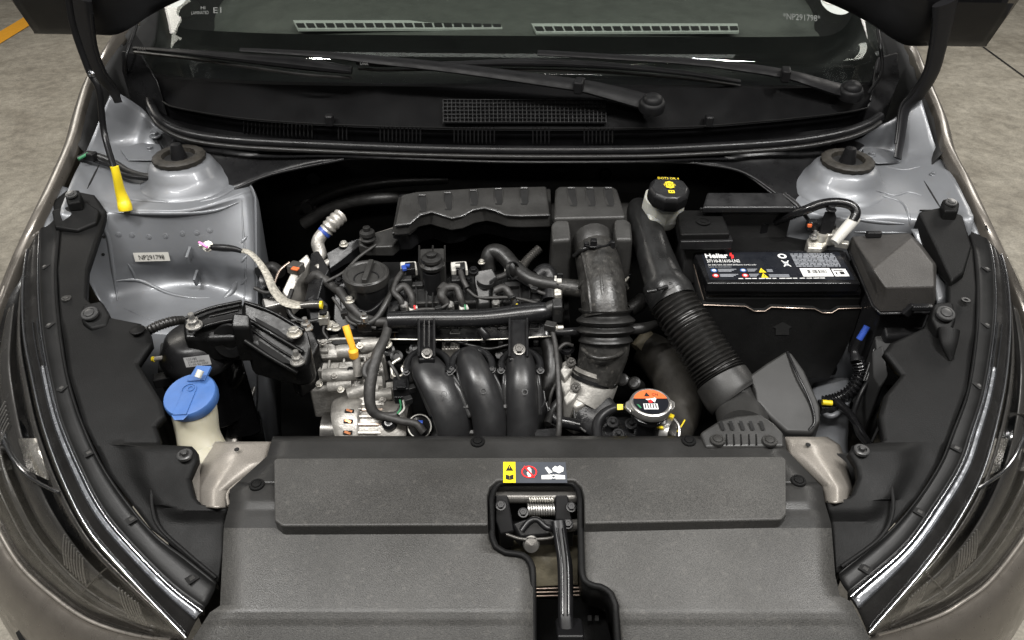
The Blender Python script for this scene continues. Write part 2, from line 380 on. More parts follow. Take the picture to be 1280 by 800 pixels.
# ------------------------------------------------------------------ setting
g = mk('ground', [(-14, -8, 0), (14, -8, 0), (14, 16, 0), (-14, 16, 0)], [(0, 1, 2, 3)], 'concrete', None, smooth=False); g['kind'] = 'structure'
a, b = P(-30, 62, .004), P(60, 8, .004); dd = Vector((-(b-a).y, (b-a).x, 0)).normalized()*.07
o = mk('painted_line', [a-dd*1.2, b-dd*1.2+(b-a)*2, b+dd*.6+(b-a)*2, a+dd*.6], [(0, 1, 2, 3)], 'orange', None, smooth=False); o['kind'] = 'structure'
a, b = P(1234, 62, .003), P(1330, 132, .003); dd = Vector((-(b-a).y, (b-a).x, 0)).normalized()*.006
o = mk('slab_joint', [a-dd-(b-a)*1.5, b-dd, b+dd, a+dd-(b-a)*1.5], [(0, 1, 2, 3)], 'dark', None, smooth=False); o['kind'] = 'structure'

# ------------------------------------------------------------------ car body
car = thing('car_body', 'taupe grey painted car shell around the open engine bay', 'car', (0, .9, 0))
LF = [(176, 8, 1.08), (150, 38, 1.05), (128, 72, 1.01), (113, 98, .985), (101, 135, .958), (91, 172, .935), (70, 220, .908), (47, 268, .885), (24, 318, .845), (4, 368, .80), (-18, 430, .75), (-34, 500, .69)]
RF = [(1112, 8, 1.08), (1130, 38, 1.05), (1147, 76, 1.01), (1160, 108, .985), (1174, 142, .958), (1184, 182, .935), (1204, 219, .908), (1228, 270, .885), (1250, 318, .845), (1270, 360, .80), (1296, 430, .75), (1314, 500, .69)]
for line, s in ((LF, -1), (RF, 1)):
    w = [P(*q) for q in line]
    w = [w[0] + Vector((s*.05, .9, .02)), w[0] + Vector((s*.03, .4, .0))] + w
    def off(dx, dz): return [p + Vector((s*dx, -.25*dx, dz)) for p in w]
    loft('fender', [off(-.004, -.022), off(-.003, -.004), off(.0, .0), off(.012, -.005), off(.026, -.03), off(.042, -.09), off(.055, -.22), off(.05, -.45), off(.02, -.62)], 'taupe_paint', car, n=60, sub=3, thick=.0015)
    # inner flange between outer skin and apron
    o3 = lambda dx, dz, a_, b_: off(dx, dz)[a_:b_]
    loft('fender_flange', [o3(-.003, -.018, 8, None), o3(-.012, -.024, 8, None), o3(-.022, -.028, 8, None)], 'bay_paint', car, n=50, sub=2, thick=.0015)
    loft('fender_liner', [o3(-.003, -.012, 0, 8), o3(-.014, -.04, 0, 8), o3(-.03, -.10, 0, 8), o3(-.06, -.14, 0, 8)], 'dark', car, n=40, sub=2, thick=.0015)
# bumper, running round under the head lamps and below the grille cover
LO = [(-34, 500, .69), (-32, 560, .64), (-20, 620, .60), (0, 665, .575), (27, 709, .562), (67, 746, .556), (111, 776, .553), (162, 793, .56), (222, 802, .60), (262, 806, .625)]
RO = [(1314, 500, .69), (1315, 560, .64), (1305, 620, .60), (1285, 664, .575), (1238, 726, .562), (1200, 755, .556), (1174, 770, .553), (1130, 785, .56), (1090, 796, .60), (1064, 800, .625)]
bl = [P(*q) for q in LO] + [P(400, 842, .635), P(660, 850, .635), P(920, 842, .635)] + [P(*q) for q in reversed(RO)]
cen = Vector((.02, .95, 0))
def boff(d, dz):
    out = []
    for p in bl:
        n = Vector((p.x-cen.x, (p.y-cen.y)*1.0, 0)).normalized(); out.append(p + n*d + Vector((0, 0, dz)))
    return out
bump = loft('bumper', [boff(-.012, -.012), boff(0, 0), boff(.012, .001), boff(.03, -.02), boff(.05, -.07), boff(.06, -.16), boff(.05, -.30), boff(.02, -.45)], 'taupe_paint', car, n=90, sub=3, thick=.002)
for pts in ([(30, 785, .47), (46, 772, .50), (70, 790, .49), (92, 822, .46), (60, 850, .42)], [(1252, 742, .47), (1268, 732, .49), (1244, 776, .46), (1218, 800, .45), (1232, 772, .46)]):
    pp = [P(*q) + Vector((0, -.012, .01)) for q in pts]
    mk('fog_recess', pp, [tuple(range(len(pp)))], 'void', car, thick=.004, off=0)
# aprons, strut towers
LA = [[(140, 112, .985), (158, 122, .97), (178, 136, .945), (190, 150, .93), (205, 166, .91)],
      [(112, 180, .915), (140, 182, .90), (165, 185, .89), (190, 190, .885), (235, 188, .88)],
      [(92, 220, .90), (130, 222, .885), (165, 222, .88), (230, 222, .878), (300, 218, .872)],
      [(80, 250, .89), (120, 250, .875), (170, 255, .872), (235, 255, .87), (312, 234, .868)],
      [(76, 262, .885), (118, 262, .872), (170, 264, .868), (238, 263, .866), (316, 240, .862)],
      [(78, 275, .875), (120, 276, .86), (172, 276, .852), (240, 274, .85), (318, 252, .85)],
      [(100, 330, .80), (132, 328, .79), (180, 324, .79), (250, 320, .79), (319, 320, .78)],
      [(120, 368, .75), (142, 366, .735), (190, 350, .745), (255, 352, .735), (320, 368, .72)],
      [(128, 384, .735), (148, 388, .722), (196, 378, .722), (258, 384, .72), (320, 392, .70)],
      [(120, 420, .72), (150, 425, .71), (205, 430, .70), (262, 430, .70), (322, 425, .68)],
      [(120, 520, .50), (150, 520, .50), (205, 520, .50), (262, 520, .50), (322, 520, .50)]]
RA = [[(1078, 172, .91), (1095, 160, .93), (1115, 150, .945), (1130, 138, .96), (1150, 118, .985)],
      [(1040, 190, .88), (1090, 192, .885), (1115, 192, .89), (1140, 192, .90), (1172, 190, .915)],
      [(975, 222, .868), (1052, 226, .878), (1110, 226, .88), (1150, 226, .885), (1194, 224, .90)],
      [(965, 240, .865), (1050, 258, .868), (1110, 260, .872), (1165, 255, .876), (1208, 252, .89)],
      [(962, 250, .86), (1050, 268, .864), (1110, 270, .868), (1168, 268, .872), (1214, 264, .885)],
      [(960, 262, .848), (1050, 282, .85), (1110, 284, .852), (1172, 284, .858), (1216, 280, .875)],
      [(960, 320, .78), (1045, 330, .78), (1110, 330, .79), (1165, 330, .79), (1200, 340, .80)],
      [(958, 370, .72), (1040, 370, .73), (1110, 370, .735), (1160, 370, .735), (1190, 380, .75)],
      [(958, 420, .68), (1035, 430, .70), (1100, 430, .70), (1150, 430, .71), (1180, 430, .72)],
      [(958, 520, .50), (1035, 520, .50), (1100, 520, .5), (1150, 520, .50), (1180, 520, .50)]]
for A, s in ((LA, -1), (RA, 1)):
    ap = sheet('apron', [[P(*q) for q in r] for r in A], 'bay_paint', car, sub=6, thick=.0015)
    # side wall towards the engine
    e = [P(*(r[-1] if s < 0 else r[0])) for r in A[2:]]
    loft('apron_side', [e, [p + Vector((-s*.004, .002, -.006)) for p in e], [p + Vector((s*.004, .012, -.09)) for p in e], [p + Vector((s*.02, .03, -.3)) for p in e]], 'bay_paint', car, n=30, sub=2, thick=.0015)
    cpx = (231, 222) if s < 0 else (1052, 227)
    c = P(*cpx, .876)
    tw = lathe('strut_tower', [(0, -.03), (.088, -.03), (.086, -.008), (.074, .000), (.066, .004), (.058, .014), (.052, .026), (.046, .031), (.036, .033), (0, .033)], c, 'bay_paint', car, seg=40, angle=60)
    top = c + Vector((0, 0, .033))
    lathe('strut_mount', [(0, -.002), (.040, -.002), (.0425, .002), (.0425, .007), (.039, .010), (.034, .0108), (.027, .0100), (.0255, .002), (0, .002)], top, 'mount_rubber', tw, seg=56, wob=lambda t: 1 + .02*math.sin(18*t), angle=40)
    lathe('mount_recess', [(0, .001), (.0245, .001), (.0245, .0035), (0, .0035)], top, 'void', tw, seg=30)
    lathe('nut_cap', [(0, .002), (.014, .002), (.012, .01), (.0095, .024), (.008, .028), (0, .029)], top, 'satin', tw, seg=24, angle=50)
# left apron pressings, laid onto the pressed sheets
from mathutils.bvhtree import BVHTree
BV = []
for o in [x for x in bpy.data.objects if x.name.startswith('apron') and 'side' not in x.name] + [x for x in bpy.data.objects if x.name.startswith('strut_tower')]:
    BV.append(BVHTree.FromPolygons([v.co + BASE[o.name] for v in o.data.vertices], [tuple(p.vertices) for p in o.data.polygons]))
def on_apron(px, py, lift=0.):
    d = ray(px, py).normalized(); best = None
    for t in BV:
        h = t.ray_cast(C0, d)
        if h[0] is not None and (best is None or h[3] < best[3]): best = h
    if best is None: return P(px, py, .85), Vector((0, 0, 1))
    n = best[1] if best[1].dot(d) < 0 else -best[1]
    return best[0] + n*lift, n
def rib_on(pts, r, name='pressed_rib', m='bay_paint', sink=.35):
    S = [q for q in cat([(x, y) for x, y in pts], 6)] if len(pts) > 2 else [tuple(lerp(a, b, t/6) for a, b in zip(*pts)) for t in range(7)]
    W3 = [on_apron(x, y)[0] for x, y in S]; n = len(W3); rr = [r/PPM(w)*(.35+.65*min(1, 4*min(i, n-1-i)/n)) for i, w in enumerate(W3)]
    W3 = [w - on_apron(*q)[1]*(a*sink) for w, q, a in zip(W3, S, rr)]
    v, f = tube_vf(W3, rr, 10); return mk(name, v, f, m, car, angle=60)
def ridge(pts, r, parent=car, m='bay_paint', name='pressed_rib', flat=.6):
    return tube(name, [(*q, r) for q in pts], m, parent, sub=6, seg=8, flat=flat)
rib_on([(138, 265), (180, 267), (235, 267), (270, 263), (298, 253)], 3)
rib_on([(136, 268), (131, 285), (136, 300), (142, 340), (147, 376)], 3)
rib_on([(250, 252), (270, 247), (296, 234)], 4); rib_on([(150, 248), (185, 251), (212, 253)], 3)
for x, y in ((148, 293), (165, 294), (186, 296), (207, 295), (228, 292), (246, 291), (262, 288)):
    p, n_ = on_apron(x, y); inst('clip', 'bay_paint', car, p, .0042, n_, name='spot_weld')
for x, y in ((240, 316), (249, 344)):
    p, n_ = on_apron(x, y); box('tab', p + Vector((0, -.010, .002)), (.0045, .024, .016), 'bay_paint', car, rot=Matrix.Rotation(R(15), 3, 'X'), bevel=.0006)
rib_on([(280, 372), (290, 364), (296, 352)], 4.5)
for y0 in (298, 322, 350): rib_on([(301, y0+6), (309, y0-3)], 2.2)
rib_on([(302, 250), (304, 290), (307, 330), (306, 365), (303, 390)], 1.4, name='seam')
rib_on([(142, 352), (160, 350), (178, 352), (210, 366), (240, 372), (262, 372)], 2.6)
rib_on([(155, 385), (180, 396), (214, 408)], 1.6); rib_on([(160, 330), (166, 340), (170, 352)], 2)
for x, y in ((130, 296), (129, 318), (116, 246)):
    p, n_ = on_apron(x, y); lathe('drain_hole', [(0, 0), (.0026, 0), (.0026, .0006), (0, .0006)], p, 'void', car, ax=n_, seg=12)
fr = Frame(on_apron(167, 315)[0], on_apron(211, 314)[0], on_apron(170, 326)[0], .0035)
st = fr.quad('vin_sticker', 0, 0, 1, 1, 'white', car); fr.text('NP291798', .14, .25, .86, .78, 'print_black', st, 1.3)
# rear shelf hardware
for q, r in (((104, 212, .893), .0065), ((188, 187, .8895), .008), ((194, 170, .908), .010)): inst('bolt', 'bay_paint', car, q, r)
for q, r in (((1089, 194, .8895), .0075), ((1166, 218, .893), .0055)): inst('bolt', 'bay_paint', car, q, r)
prism('hinge_plate', [(150, 186, .894), (176, 178, .897), (200, 180, .893), (203, 190, .888), (190, 200, .886), (160, 200, .886)], .884, 'bay_paint', car, bevel=.001)
prism('hinge_plate', [(1078, 186, .892), (1100, 180, .895), (1122, 190, .893), (1126, 202, .889), (1098, 204, .887), (1082, 200, .887)], .885, 'bay_paint', car, bevel=.001)
rib_on([(1095, 238), (1118, 244), (1135, 240), (1152, 244)], 2.4); rib_on([(1100, 244), (1126, 252), (1135, 266), (1138, 282)], 2.4)
rib_on([(1060, 272), (1092, 277), (1130, 280)], 2.4); rib_on([(1068, 290), (1100, 291), (1134, 291)], 1.6)
rib_on([(1108, 208), (1130, 212), (1150, 208)], 2)
rib_on([(1155, 226), (1166, 244), (1177, 262)], 1.2, m='void', name='panel_gap'); rib_on([(109, 236), (116, 222), (124, 206)], 1.2, m='void', name='panel_gap')
sheet('apron_edge', [[P(1138, 286, .862), P(1150, 286, .866), P(1158, 284, .86)], [P(1150, 310, .846), P(1162, 308, .85), P(1170, 306, .845)], [P(1164, 345, .825), P(1176, 340, .83), P(1184, 338, .825)], [P(1172, 382, .80), P(1186, 378, .805), P(1196, 376, .80)]], 'bay_paint', car, sub=4)
# dark inside of the bay
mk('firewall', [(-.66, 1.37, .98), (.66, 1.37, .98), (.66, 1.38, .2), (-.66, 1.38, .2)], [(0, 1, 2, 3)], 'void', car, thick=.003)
mk('light_stop_floor', [(-.34, .58, .26), (.34, .58, .26), (.60, .9, .26), (.70, 1.38, .26), (-.70, 1.38, .26), (-.60, .9, .26)], [(0, 1, 2, 3, 4, 5)], 'void', car, thick=.003)  # dark floor sheet added so no light leaks into the bay
for s in (-1, 1): mk('light_stop_wall', [(s*.46, .70, .66), (s*.62, .92, .70), (s*.70, 1.12, .74), (s*.71, 1.38, .80), (s*.71, 1.38, .2), (s*.70, 1.12, .2), (s*.60, .92, .2), (s*.44, .70, .2)], [(0, 1, 6, 7), (1, 2, 5, 6), (2, 3, 4, 5)], 'void', car, thick=.003)  # dark side sheets added, also against light leaks
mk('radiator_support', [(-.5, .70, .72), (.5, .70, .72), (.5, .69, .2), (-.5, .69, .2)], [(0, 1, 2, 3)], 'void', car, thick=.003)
# painted lamp carrier corners either side of the radiator cover
zc = lambda x, y, u: .735 + .012*math.sin(math.pi*u) - .03*max(0, (600-y)/600)*0
rowsheet('lamp_carrier', [(262, 552), (253, 566), (246, 600), (247, 634)], [(342, 552), (334, 578), (287, 613), (285, 634)], lambda x, y, u: .727+.020*math.sin(math.pi*min(1, u*.8+.15))-.02*(1-u)**2, 'carrier', car, 552, 634, cols=14, thick=.003)
rowsheet('lamp_carrier', [(978, 546), (985, 567), (1027, 608), (1030, 628)], [(1034, 546), (1050, 556), (1062, 590), (1068, 612), (1066, 628)], lambda x, y, u: .727+.020*math.sin(math.pi*min(1, (1-u)*.8+.15))-.03*u**3, 'carrier', car, 546, 628, cols=14, thick=.003)
rowsheet('lamp_carrier', [(236, 566), (234, 600), (238, 634)], [(248, 560), (250, 600), (250, 634)], lambda x, y, u: .722, 'carrier', car, 562, 634, cols=3, thick=.003)
for L_ in ([(263, 553), (254, 567), (248, 600), (249, 632)], [(341, 553), (333, 578), (288, 612), (286, 632)]): tube('carrier_fold', [P(x, y, .7375 if x > 280 else .716) for x, y in L_], 'carrier', car, r=.0022, sub=4, seg=8)
for q in ((296, 562, .7475), (1010, 556, .747)): lathe('carrier_hole', [(0, 0), (.0032, 0), (.0032, .0008), (0, .0008)], P(*q), 'void', car, seg=14)
# chassis rail and inner metal seen low beside the washer bottle and right of the battery
sheet('chassis_rail', [[P(296, 486, .60), P(304, 482, .60), P(310, 486, .58)], [P(282, 545, .56), P(296, 545, .56), P(302, 545, .54)], [P(275, 600, .52), P(292, 600, .52), P(298, 600, .50)]], 'alu2', car, sub=4)
tube('rail_pipe', [(322, 472, .58, 3), (305, 525, .55, 3), (292, 580, .52, 3)], 'lamp_grey', car)
sheet('chassis_rail', [[P(1020, 470, .60), P(1045, 445, .62), P(1060, 450, .62)], [P(1000, 540, .60), P(1040, 510, .62), P(1062, 500, .62)], [P(990, 570, .62), P(1035, 556, .64), P(1060, 560, .62)], [P(1000, 600, .62), P(1040, 600, .64), P(1070, 600, .62)]], 'bay_paint', car, sub=4)
tube('rail_fold', [(1012, 500, .64, 3), (1040, 520, .655, 3.5), (1070, 490, .66, 3)], 'bay_paint', car)

# ------------------------------------------------------------------ cowl, windscreen, dashboard, wipers
cowl = thing('cowl_panel', 'black plastic cowl trim with air grille under the windscreen', 'cowl panel', (0, 1.28, .9))
seal_px = [(187, 124, .958), (190, 136, .953), (202, 152, .944), (235, 167, .93), (300, 176, .922), (420, 182, .917), (530, 186, .915), (640, 188, .915), (760, 188, .915), (850, 186, .916), (980, 178, .921), (1050, 167, .932), (1085, 155, .944), (1101, 145, .953)]
ledge_px = [(203, 126, .965), (222, 134, .962), (304, 147, .957), (420, 155, .953), (560, 159, .951), (700, 160, .951), (850, 158, .952), (950, 151, .956), (1030, 143, .960), (1066, 138, .963), (1084, 134, .965)]
base_px = [(166, 84, .99), (200, 96, .992), (300, 104, .997), (420, 107, .999), (640, 109, 1.0), (850, 110, .999), (1000, 110, .996), (1080, 106, .992), (1116, 100, .99)]
lw = lambda L, d=(0, 0, 0): [P(*q) + Vector(d) for q in L]
seal = tube('seal', [(*q, 6) for q in seal_px], 'satin', cowl, sub=8, seg=14)
tube('seal_lip', [(q[0], q[1]+8, q[2]-.004, 3) for q in seal_px], 'rubber', seal, sub=8, seg=8)
loft('top_panel', [lw(base_px, (0, .02, -.004)), lw(base_px, (0, .0, 0)), lw(ledge_px, (0, .004, .001)), lw(ledge_px, (0, -.001, -.004))], 'cowl', cowl, n=60, sub=2, thick=.003)
loft('step_face', [lw(ledge_px, (0, .002, -.003)), lw(ledge_px, (0, .004, -.03)), lw(seal_px, (0, .012, -.006))], 'cowl', cowl, n=60, sub=2, thick=.003)
low_px = [(196, 176, .90), (215, 204, .885), (240, 228, .872), (286, 240, .866), (340, 218, .882), (430, 199, .898), (640, 203, .895), (870, 204, .895), (930, 216, .888), (992, 258, .862), (1030, 232, .87), (1060, 200, .885), (1092, 172, .90)]
loft('front_wall', [lw(seal_px, (0, .006, -.008)), [p.lerp(q, .5) + Vector((0, .03, -.004)) for p, q in zip(resample(lw(seal_px), 60), resample(lw(low_px), 60))], lw(low_px)], 'satin', cowl, n=60, sub=4, thick=.003)
tube('edge_bead', [(*q, 2.2) for q in low_px[3:6]], 'satin', cowl, seg=8); tube('edge_bead', [(*q, 2.2) for q in low_px[7:10]], 'satin', cowl, seg=8)
tube('ledge_line', [(q[0], q[1]+1, q[2]+.002, 1.3) for q in ledge_px], 'side_plastic', cowl, seg=6)
# air grille: fine square mesh on the top panel, slots in the step
def cowl_pt(px, py, lift=.002):
    t = (py-109)/(159-109); return P(px, py, lerp(1.0, .952, t) + lift)
v = []; f = []
def strip(a, b, w, hgt):
    a, b = Vector(a), Vector(b); d = (b-a).normalized(); s = d.cross(Vector((0, -.3, 1))).normalized()*w; u = Vector((0, -.3, 1)).normalized()*hgt; k = len(v)
    v.extend([a-s, a+s, b+s, b-s, a-s+u, a+s+u, b+s+u, b-s+u]); f.extend([tuple(k+i for i in q) for q in ((4, 5, 6, 7), (0, 1, 5, 4), (1, 2, 6, 5), (2, 3, 7, 6), (3, 0, 4, 7))])
for i in range(40): x = 554 + i*5.2; strip(cowl_pt(x, 126), cowl_pt(x+.6, 154.5), .0006, .003)
for j in range(7): y = 126 + j*4.7; strip(cowl_pt(554, y), cowl_pt(757, y+.5), .0006, .003)
gr = mk('grille_mesh', v, f, 'satin', cowl, smooth=False); gr['kind'] = 'stuff'
v = []; f = []
mk('grille_opening', [cowl_pt(553, 125.5, .0012), cowl_pt(757, 126, .0012), cowl_pt(758, 155, .0012), cowl_pt(553, 154.5, .0012)], [(0, 1, 2, 3)], 'void', cowl, smooth=False)
for x0, x1 in ((306, 396), (424, 440), (476, 535), (568, 626), (666, 692), (730, 772)):
    v = []; f = []; n = int((x1-x0)/5)
    for i in range(n):
        x = x0 + i*5; t = itp(x, [(300, 147), (420, 155), (560, 159), (700, 160), (850, 158)])
        strip(P(x, t+1, .952) + Vector((0, -.003, 0)), P(x, t+19, .926) + Vector((0, -.004, 0)), .0011, .004)
    o = mk('drain_slots', v, f, 'satin', cowl, smooth=False); o['kind'] = 'stuff'
for q in ((413, 152, .957), (885, 153, .957)):
    box('cowl_clip', P(*q) + Vector((0, -.004, .004)), (.014, .016, .02), 'satin', cowl, bevel=.004, seg=3)
# end pieces of the cowl against the pillars
prism('end_block', [(150, 60, 1.03), (178, 66, 1.03), (196, 98, 1.0), (204, 124, .97), (190, 130, .955), (168, 120, .96), (152, 90, 1.0)], .90, 'satin', cowl, bevel=.006)
prism('end_block', [(1096, 70, 1.03), (1124, 62, 1.03), (1122, 100, .995), (1112, 130, .96), (1100, 140, .955), (1082, 132, .965), (1090, 108, .99)], .90, 'satin', cowl, bevel=.006)
tube('pillar_edge', [(176, 10, 1.09, 2), (168, 40, 1.06, 2), (158, 70, 1.03, 2), (158, 92, 1.0, 2)], 'satin', cowl, seg=8)
tube('pillar_edge', [(1094, 20, 1.09, 2.2), (1100, 55, 1.06, 2.2), (1102, 90, 1.02, 2.2), (1086, 116, .985, 2.2)], 'satin', cowl, seg=8)

ws = thing('windscreen', 'laminated windscreen glass with black printed border', 'windscreen', (0, 1.3, .98))
slope = Vector((0, .86, .51))
wb = lw(base_px, (0, .012, -.004))
wb[0] += Vector((-.01, 0, 0)); wb[-1] += Vector((.01, 0, 0))
def gl(t): return [p + slope*t + Vector((-p.x*.10*t, 0, 0)) for p in resample(wb, 40)]
loft('glass', [gl(0), gl(.3), gl(.6), gl(.95)], 'windscreen', ws, n=40, sub=3, thick=.004)
lo, hi = gl(0), gl(.118)
dn = Vector((0, .51, -.86))*.0065
inner = [p + dn for p in hi]
for i in range(40):     # rounded rise of the printed band at both ends
    e = abs(i-19.5)/19.5; inner[i] = inner[i] + slope*(.0 if e < .84 else ((e-.84)/.16)**2*.14)
loft('border_band', [[p + dn for p in lo], inner], 'frit', ws, n=120, sub=1, thick=.001)
fr = Frame(gl(.19)[35], gl(.19)[37], gl(.17)[35], .001)
def on_glass(px, py, lift=.001):
    # meet of the pixel ray with the screen's sloped surface near its middle plane
    d = ray(px, py); best = None
    for i in range(39):
        a, b = lo[i], lo[i+1]; n = (b-a).cross(slope)
        t = (a-C0).dot(n)/d.dot(n); q = C0 + d*t
        if min(a.x, b.x)-.06 <= q.x <= max(a.x, b.x)+.06: best = q + n.normalized()*lift*(1 if n.z > 0 else -1); break
    return best or P(px, py, 1.08)
F2 = Frame(on_glass(978, 18, .003), on_glass(1024, 21, .003), on_glass(978, 26, .003), .0005); F2.text('*NP291798*', 0, 0, 1, 1, 'glass_print', ws)
F2 = Frame(on_glass(241, 10, .003), on_glass(280, 9, .003), on_glass(241, 20, .003), .0005); F2.text('HI', .3, 0, .44, .4, 'glass_print', ws); F2.text('LAMINATED', 0, .6, .55, 1, 'glass_print', ws); F2.text('E1', .7, .2, .95, .9, 'glass_print', ws)
def sticker(c, r, m, l):  # pale discs standing for bright patches seen through the clear glass
    ctr = on_glass(*c, l); e = (on_glass(c[0]+4, c[1], l)-ctr).normalized(); n = e.cross(slope).normalized(); w = n.cross(e)
    return mk('round_bright_patch', [ctr + (e*math.cos(2*math.pi*i/28) + w*math.sin(2*math.pi*i/28))*r for i in range(28)], [tuple(range(28))], m, ws, smooth=False)
sticker((1043, 6), .030, 'vent_grey', .007); sticker((1034, 0), .019, 'white', .0078); sticker((227, 0), .024, 'vent_grey', .007)

dash = thing('dashboard', 'grey dashboard top with defroster vents seen through the windscreen', 'dashboard', (0, 1.7, .9))
rows = []
for y, z in ((1.34, .93), (1.42, .962), (1.55, .972), (1.62, .978), (1.66, .978), (1.72, .992), (1.85, 1.0), (2.1, 1.0), (2.2, .95)):
    rows.append([Vector((x, y + .10*(x/.7)**2, z - .02*(x/.7)**2)) for x in (-.72, -.5, -.25, 0, .25, .5, .72)])
sheet('top_pad', rows, 'dash', dash, sub=4, thick=.003)
for x0, x1, yy in ((366, 626, 30), (664, 922, 34)):
    dz = .988
    A = [P(x0, yy-5, dz), P(x1, yy-5, dz), P(x1+2, yy+5, dz-.004), P(x0+6, yy+6, dz-.004)]
    vt = mk('defroster_vent', A, [(0, 1, 2, 3)], 'vent_grey', dash, thick=.006, bevel=.001)
    n = 21
    for i in range(n):
        u = (i+.5)/n; a = A[0].lerp(A[1], u); b = A[3].lerp(A[2], u); e = (A[1]-A[0])/n*.40
        a2, b2 = a.lerp(b, .42), a.lerp(b, .92)
        mk('vent_slot', [a2-e+Vector((0, 0, .0012)), a2+e+Vector((0, 0, .0012)), b2+e+Vector((0, 0, .0012)), b2-e+Vector((0, 0, .0012))], [(0, 1, 2, 3)], 'dark', vt, smooth=False)

def wiper(label, arm, cap, hinge, blade, tag):
    w = thing('wiper', label, 'wiper', P(*cap[:3]), 'windscreen wipers')
    tube('arm', arm, 'wiper', w, seg=10, flat=.4, sub=8, nrm=(0, -.45, .9))
    c = P(*cap[:3]); lathe('pivot_cap', [(0, -.008), (.021, -.008), (.021, .004), (.0185, .008), (.016, .009), (.015, .013), (.010, .0175), (0, .019)], c, 'wiper', w, ax=(0, -.25, 1), seg=28, angle=50)
    h = P(*hinge); box('hinge', h, (.014, .03, .02), 'wiper', w, rot=rz(-14), bevel=.003)
    tube('blade', blade, 'wiper', w, seg=10, flat=.55, sub=6)
    tube('rubber_edge', [(q[0], q[1]+q[3]+1.5, q[2]-.012, 2) for q in blade], 'rubber', w, seg=6, sub=6)
    f3 = Frame(P(tag[0], tag[1], tag[2]), P(tag[0]+10, tag[1]+.6, tag[2]), P(tag[0], tag[1]+4, tag[2]-.006), .0015); f3.text('DNA', 0, 0, 1, 1, 'print_white', w)
wiper('long wiper whose pivot cap sits beside the cowl air grille', [(818, 131, .992, 13), (790, 123, 1.0, 13), (752, 113, 1.012, 11.5), (724, 107, 1.02, 10), (690, 102, 1.027, 9.5), (572, 86, 1.045, 8), (470, 75, 1.058, 7), (400, 68, 1.062, 5), (300, 62, 1.064, 3)], (815, 131, .998), (724, 107, 1.024),
      [(168, 60, 1.05, 4), (240, 66, 1.055, 6), (300, 72, 1.05, 9), (380, 80, 1.045, 12), (440, 88, 1.035, 8)], (173, 57.5, 1.058))
wiper('short wiper with its pivot cap at the cowl end near the hinge', [(1066, 117, .988, 11), (1040, 110, 1.0, 11), (1005, 99, 1.016, 9.5), (982, 93, 1.022, 8.5), (940, 86, 1.03, 8), (860, 77, 1.042, 6), (760, 71, 1.05, 5), (672, 66, 1.056, 5)], (1063, 115, .994), (982, 93, 1.026),
      [(448, 77, 1.05, 7), (480, 80, 1.05, 6), (560, 80, 1.045, 5), (660, 78, 1.04, 8), (760, 82, 1.035, 7), (860, 92, 1.025, 5), (925, 102, 1.01, 4)], (451, 75.5, 1.058))

# ------------------------------------------------------------------ hood, hinges, prop rod
hood = thing('hood', 'raised hood panel seen from its dark underside', 'hood', (0, 1.32, 1.09))
hd = Vector((0, -.50, .866)); hn = Vector((0, -.866, -.50))
cl, cr = PY(40, 46, 1.30), PY(1236, 62, 1.30)
def hrow(s, inset, depth):
    out = []
    for i in range(49):
        u = i/48; e = abs(2*u-1); p = cl.lerp(cr, u); bow = (.16*(1-(min(e, .82)/.82)**3)) * (1 if s < .3 else .35)
        # corner tips are rounded off
        k = inset if e > .999 else 0
        x = p.x*(1 + .03*s - .10*max(0, s-.75)) 
        x = x*(1-inset/abs(.8))
        out.append(Vector((x, p.y, p.z)) + hd*(bow + s) + hn*depth)
    return out
loft('outer_skin', [hrow(s, 0, -.012-.03*math.sin(math.pi*min(1, s/.95))) for s in (0, .1, .3, .6, .85, .95)], 'taupe_paint', hood, n=120, sub=2, thick=.0012)
loft('inner_frame', [hrow(0, 0, -.010), hrow(.012, .012, .002), hrow(.05, .02, .008), hrow(.11, .03, .010), hrow(.125, .035, -.004), hrow(.5, .04, -.006), hrow(.9, .06, .0)], 'hood_inner', hood, n=120, sub=2, thick=.0012)
for s, pts in ((-1, [(107, 10), (52, 20), (72, 6), (190, 8)]), (1, [(1172, 30), (1193, 12), (1232, 38), (1150, 12)])):
    for i, q in enumerate(pts):
        p = PY(q[0], q[1], 1.272 - (46-q[1])*.00018); 
        if i == 0: inst('bolt', 'latch', hood, p, .011, hn)
        else: lathe('drain_hole', [(0, 0), (.007, 0), (.007, .0012), (0, .0012)], p, 'void', hood, ax=hn, seg=18)
arms = [[(98, -4, 1.23, 17), (104, 26, 1.24, 14), (112, 62, 1.25, 11), (124, 92, 1.26, 10), (140, 112, 1.27, 8), (148, 128, 1.27, 6)],
        [(1182, 2, 1.23, 17), (1178, 32, 1.24, 14), (1172, 62, 1.25, 12), (1164, 92, 1.26, 11), (1148, 118, 1.27, 11), (1132, 136, 1.27, 9), (1127, 165, 1.25, 8), (1122, 198, 1.22, 7)]]
for A in arms:
    pts = [PY(*q[:3]) for q in A]; S = cat([(*p, q[3]/PPM(p)) for p, q in zip(pts, A)], 8)
    v, f = tube_vf([s[:3] for s in S], [s[3] for s in S], 12, .35, True, (0, -1, .4)); ha = mk('hinge_arm', v, f, 'hood_inner', hood, angle=50)
    v, f = tube_vf([Vector(s[:3]) + Vector((s[3]*(.95 if A is arms[0] else -.95), -.004, .004)) for s in S[6:-4]], [s[3]*.22 for s in S[6:-4]], 8); mk('arm_flange', v, f, 'satin', ha, angle=50)
prop = thing('hood_prop_rod', 'thin black prop rod with yellow grip holding up the hood', 'prop rod', P(157, 262, .872))
r0 = [PY(84, -12, 1.16), PY(92, 34, 1.16), PY(111, 88, 1.155), PY(124, 114, 1.15), PY(130, 165, 1.14), P(143, 212, .94)]
tube('rod', r0, 'latch', prop, r=.0048, sub=8, seg=12)
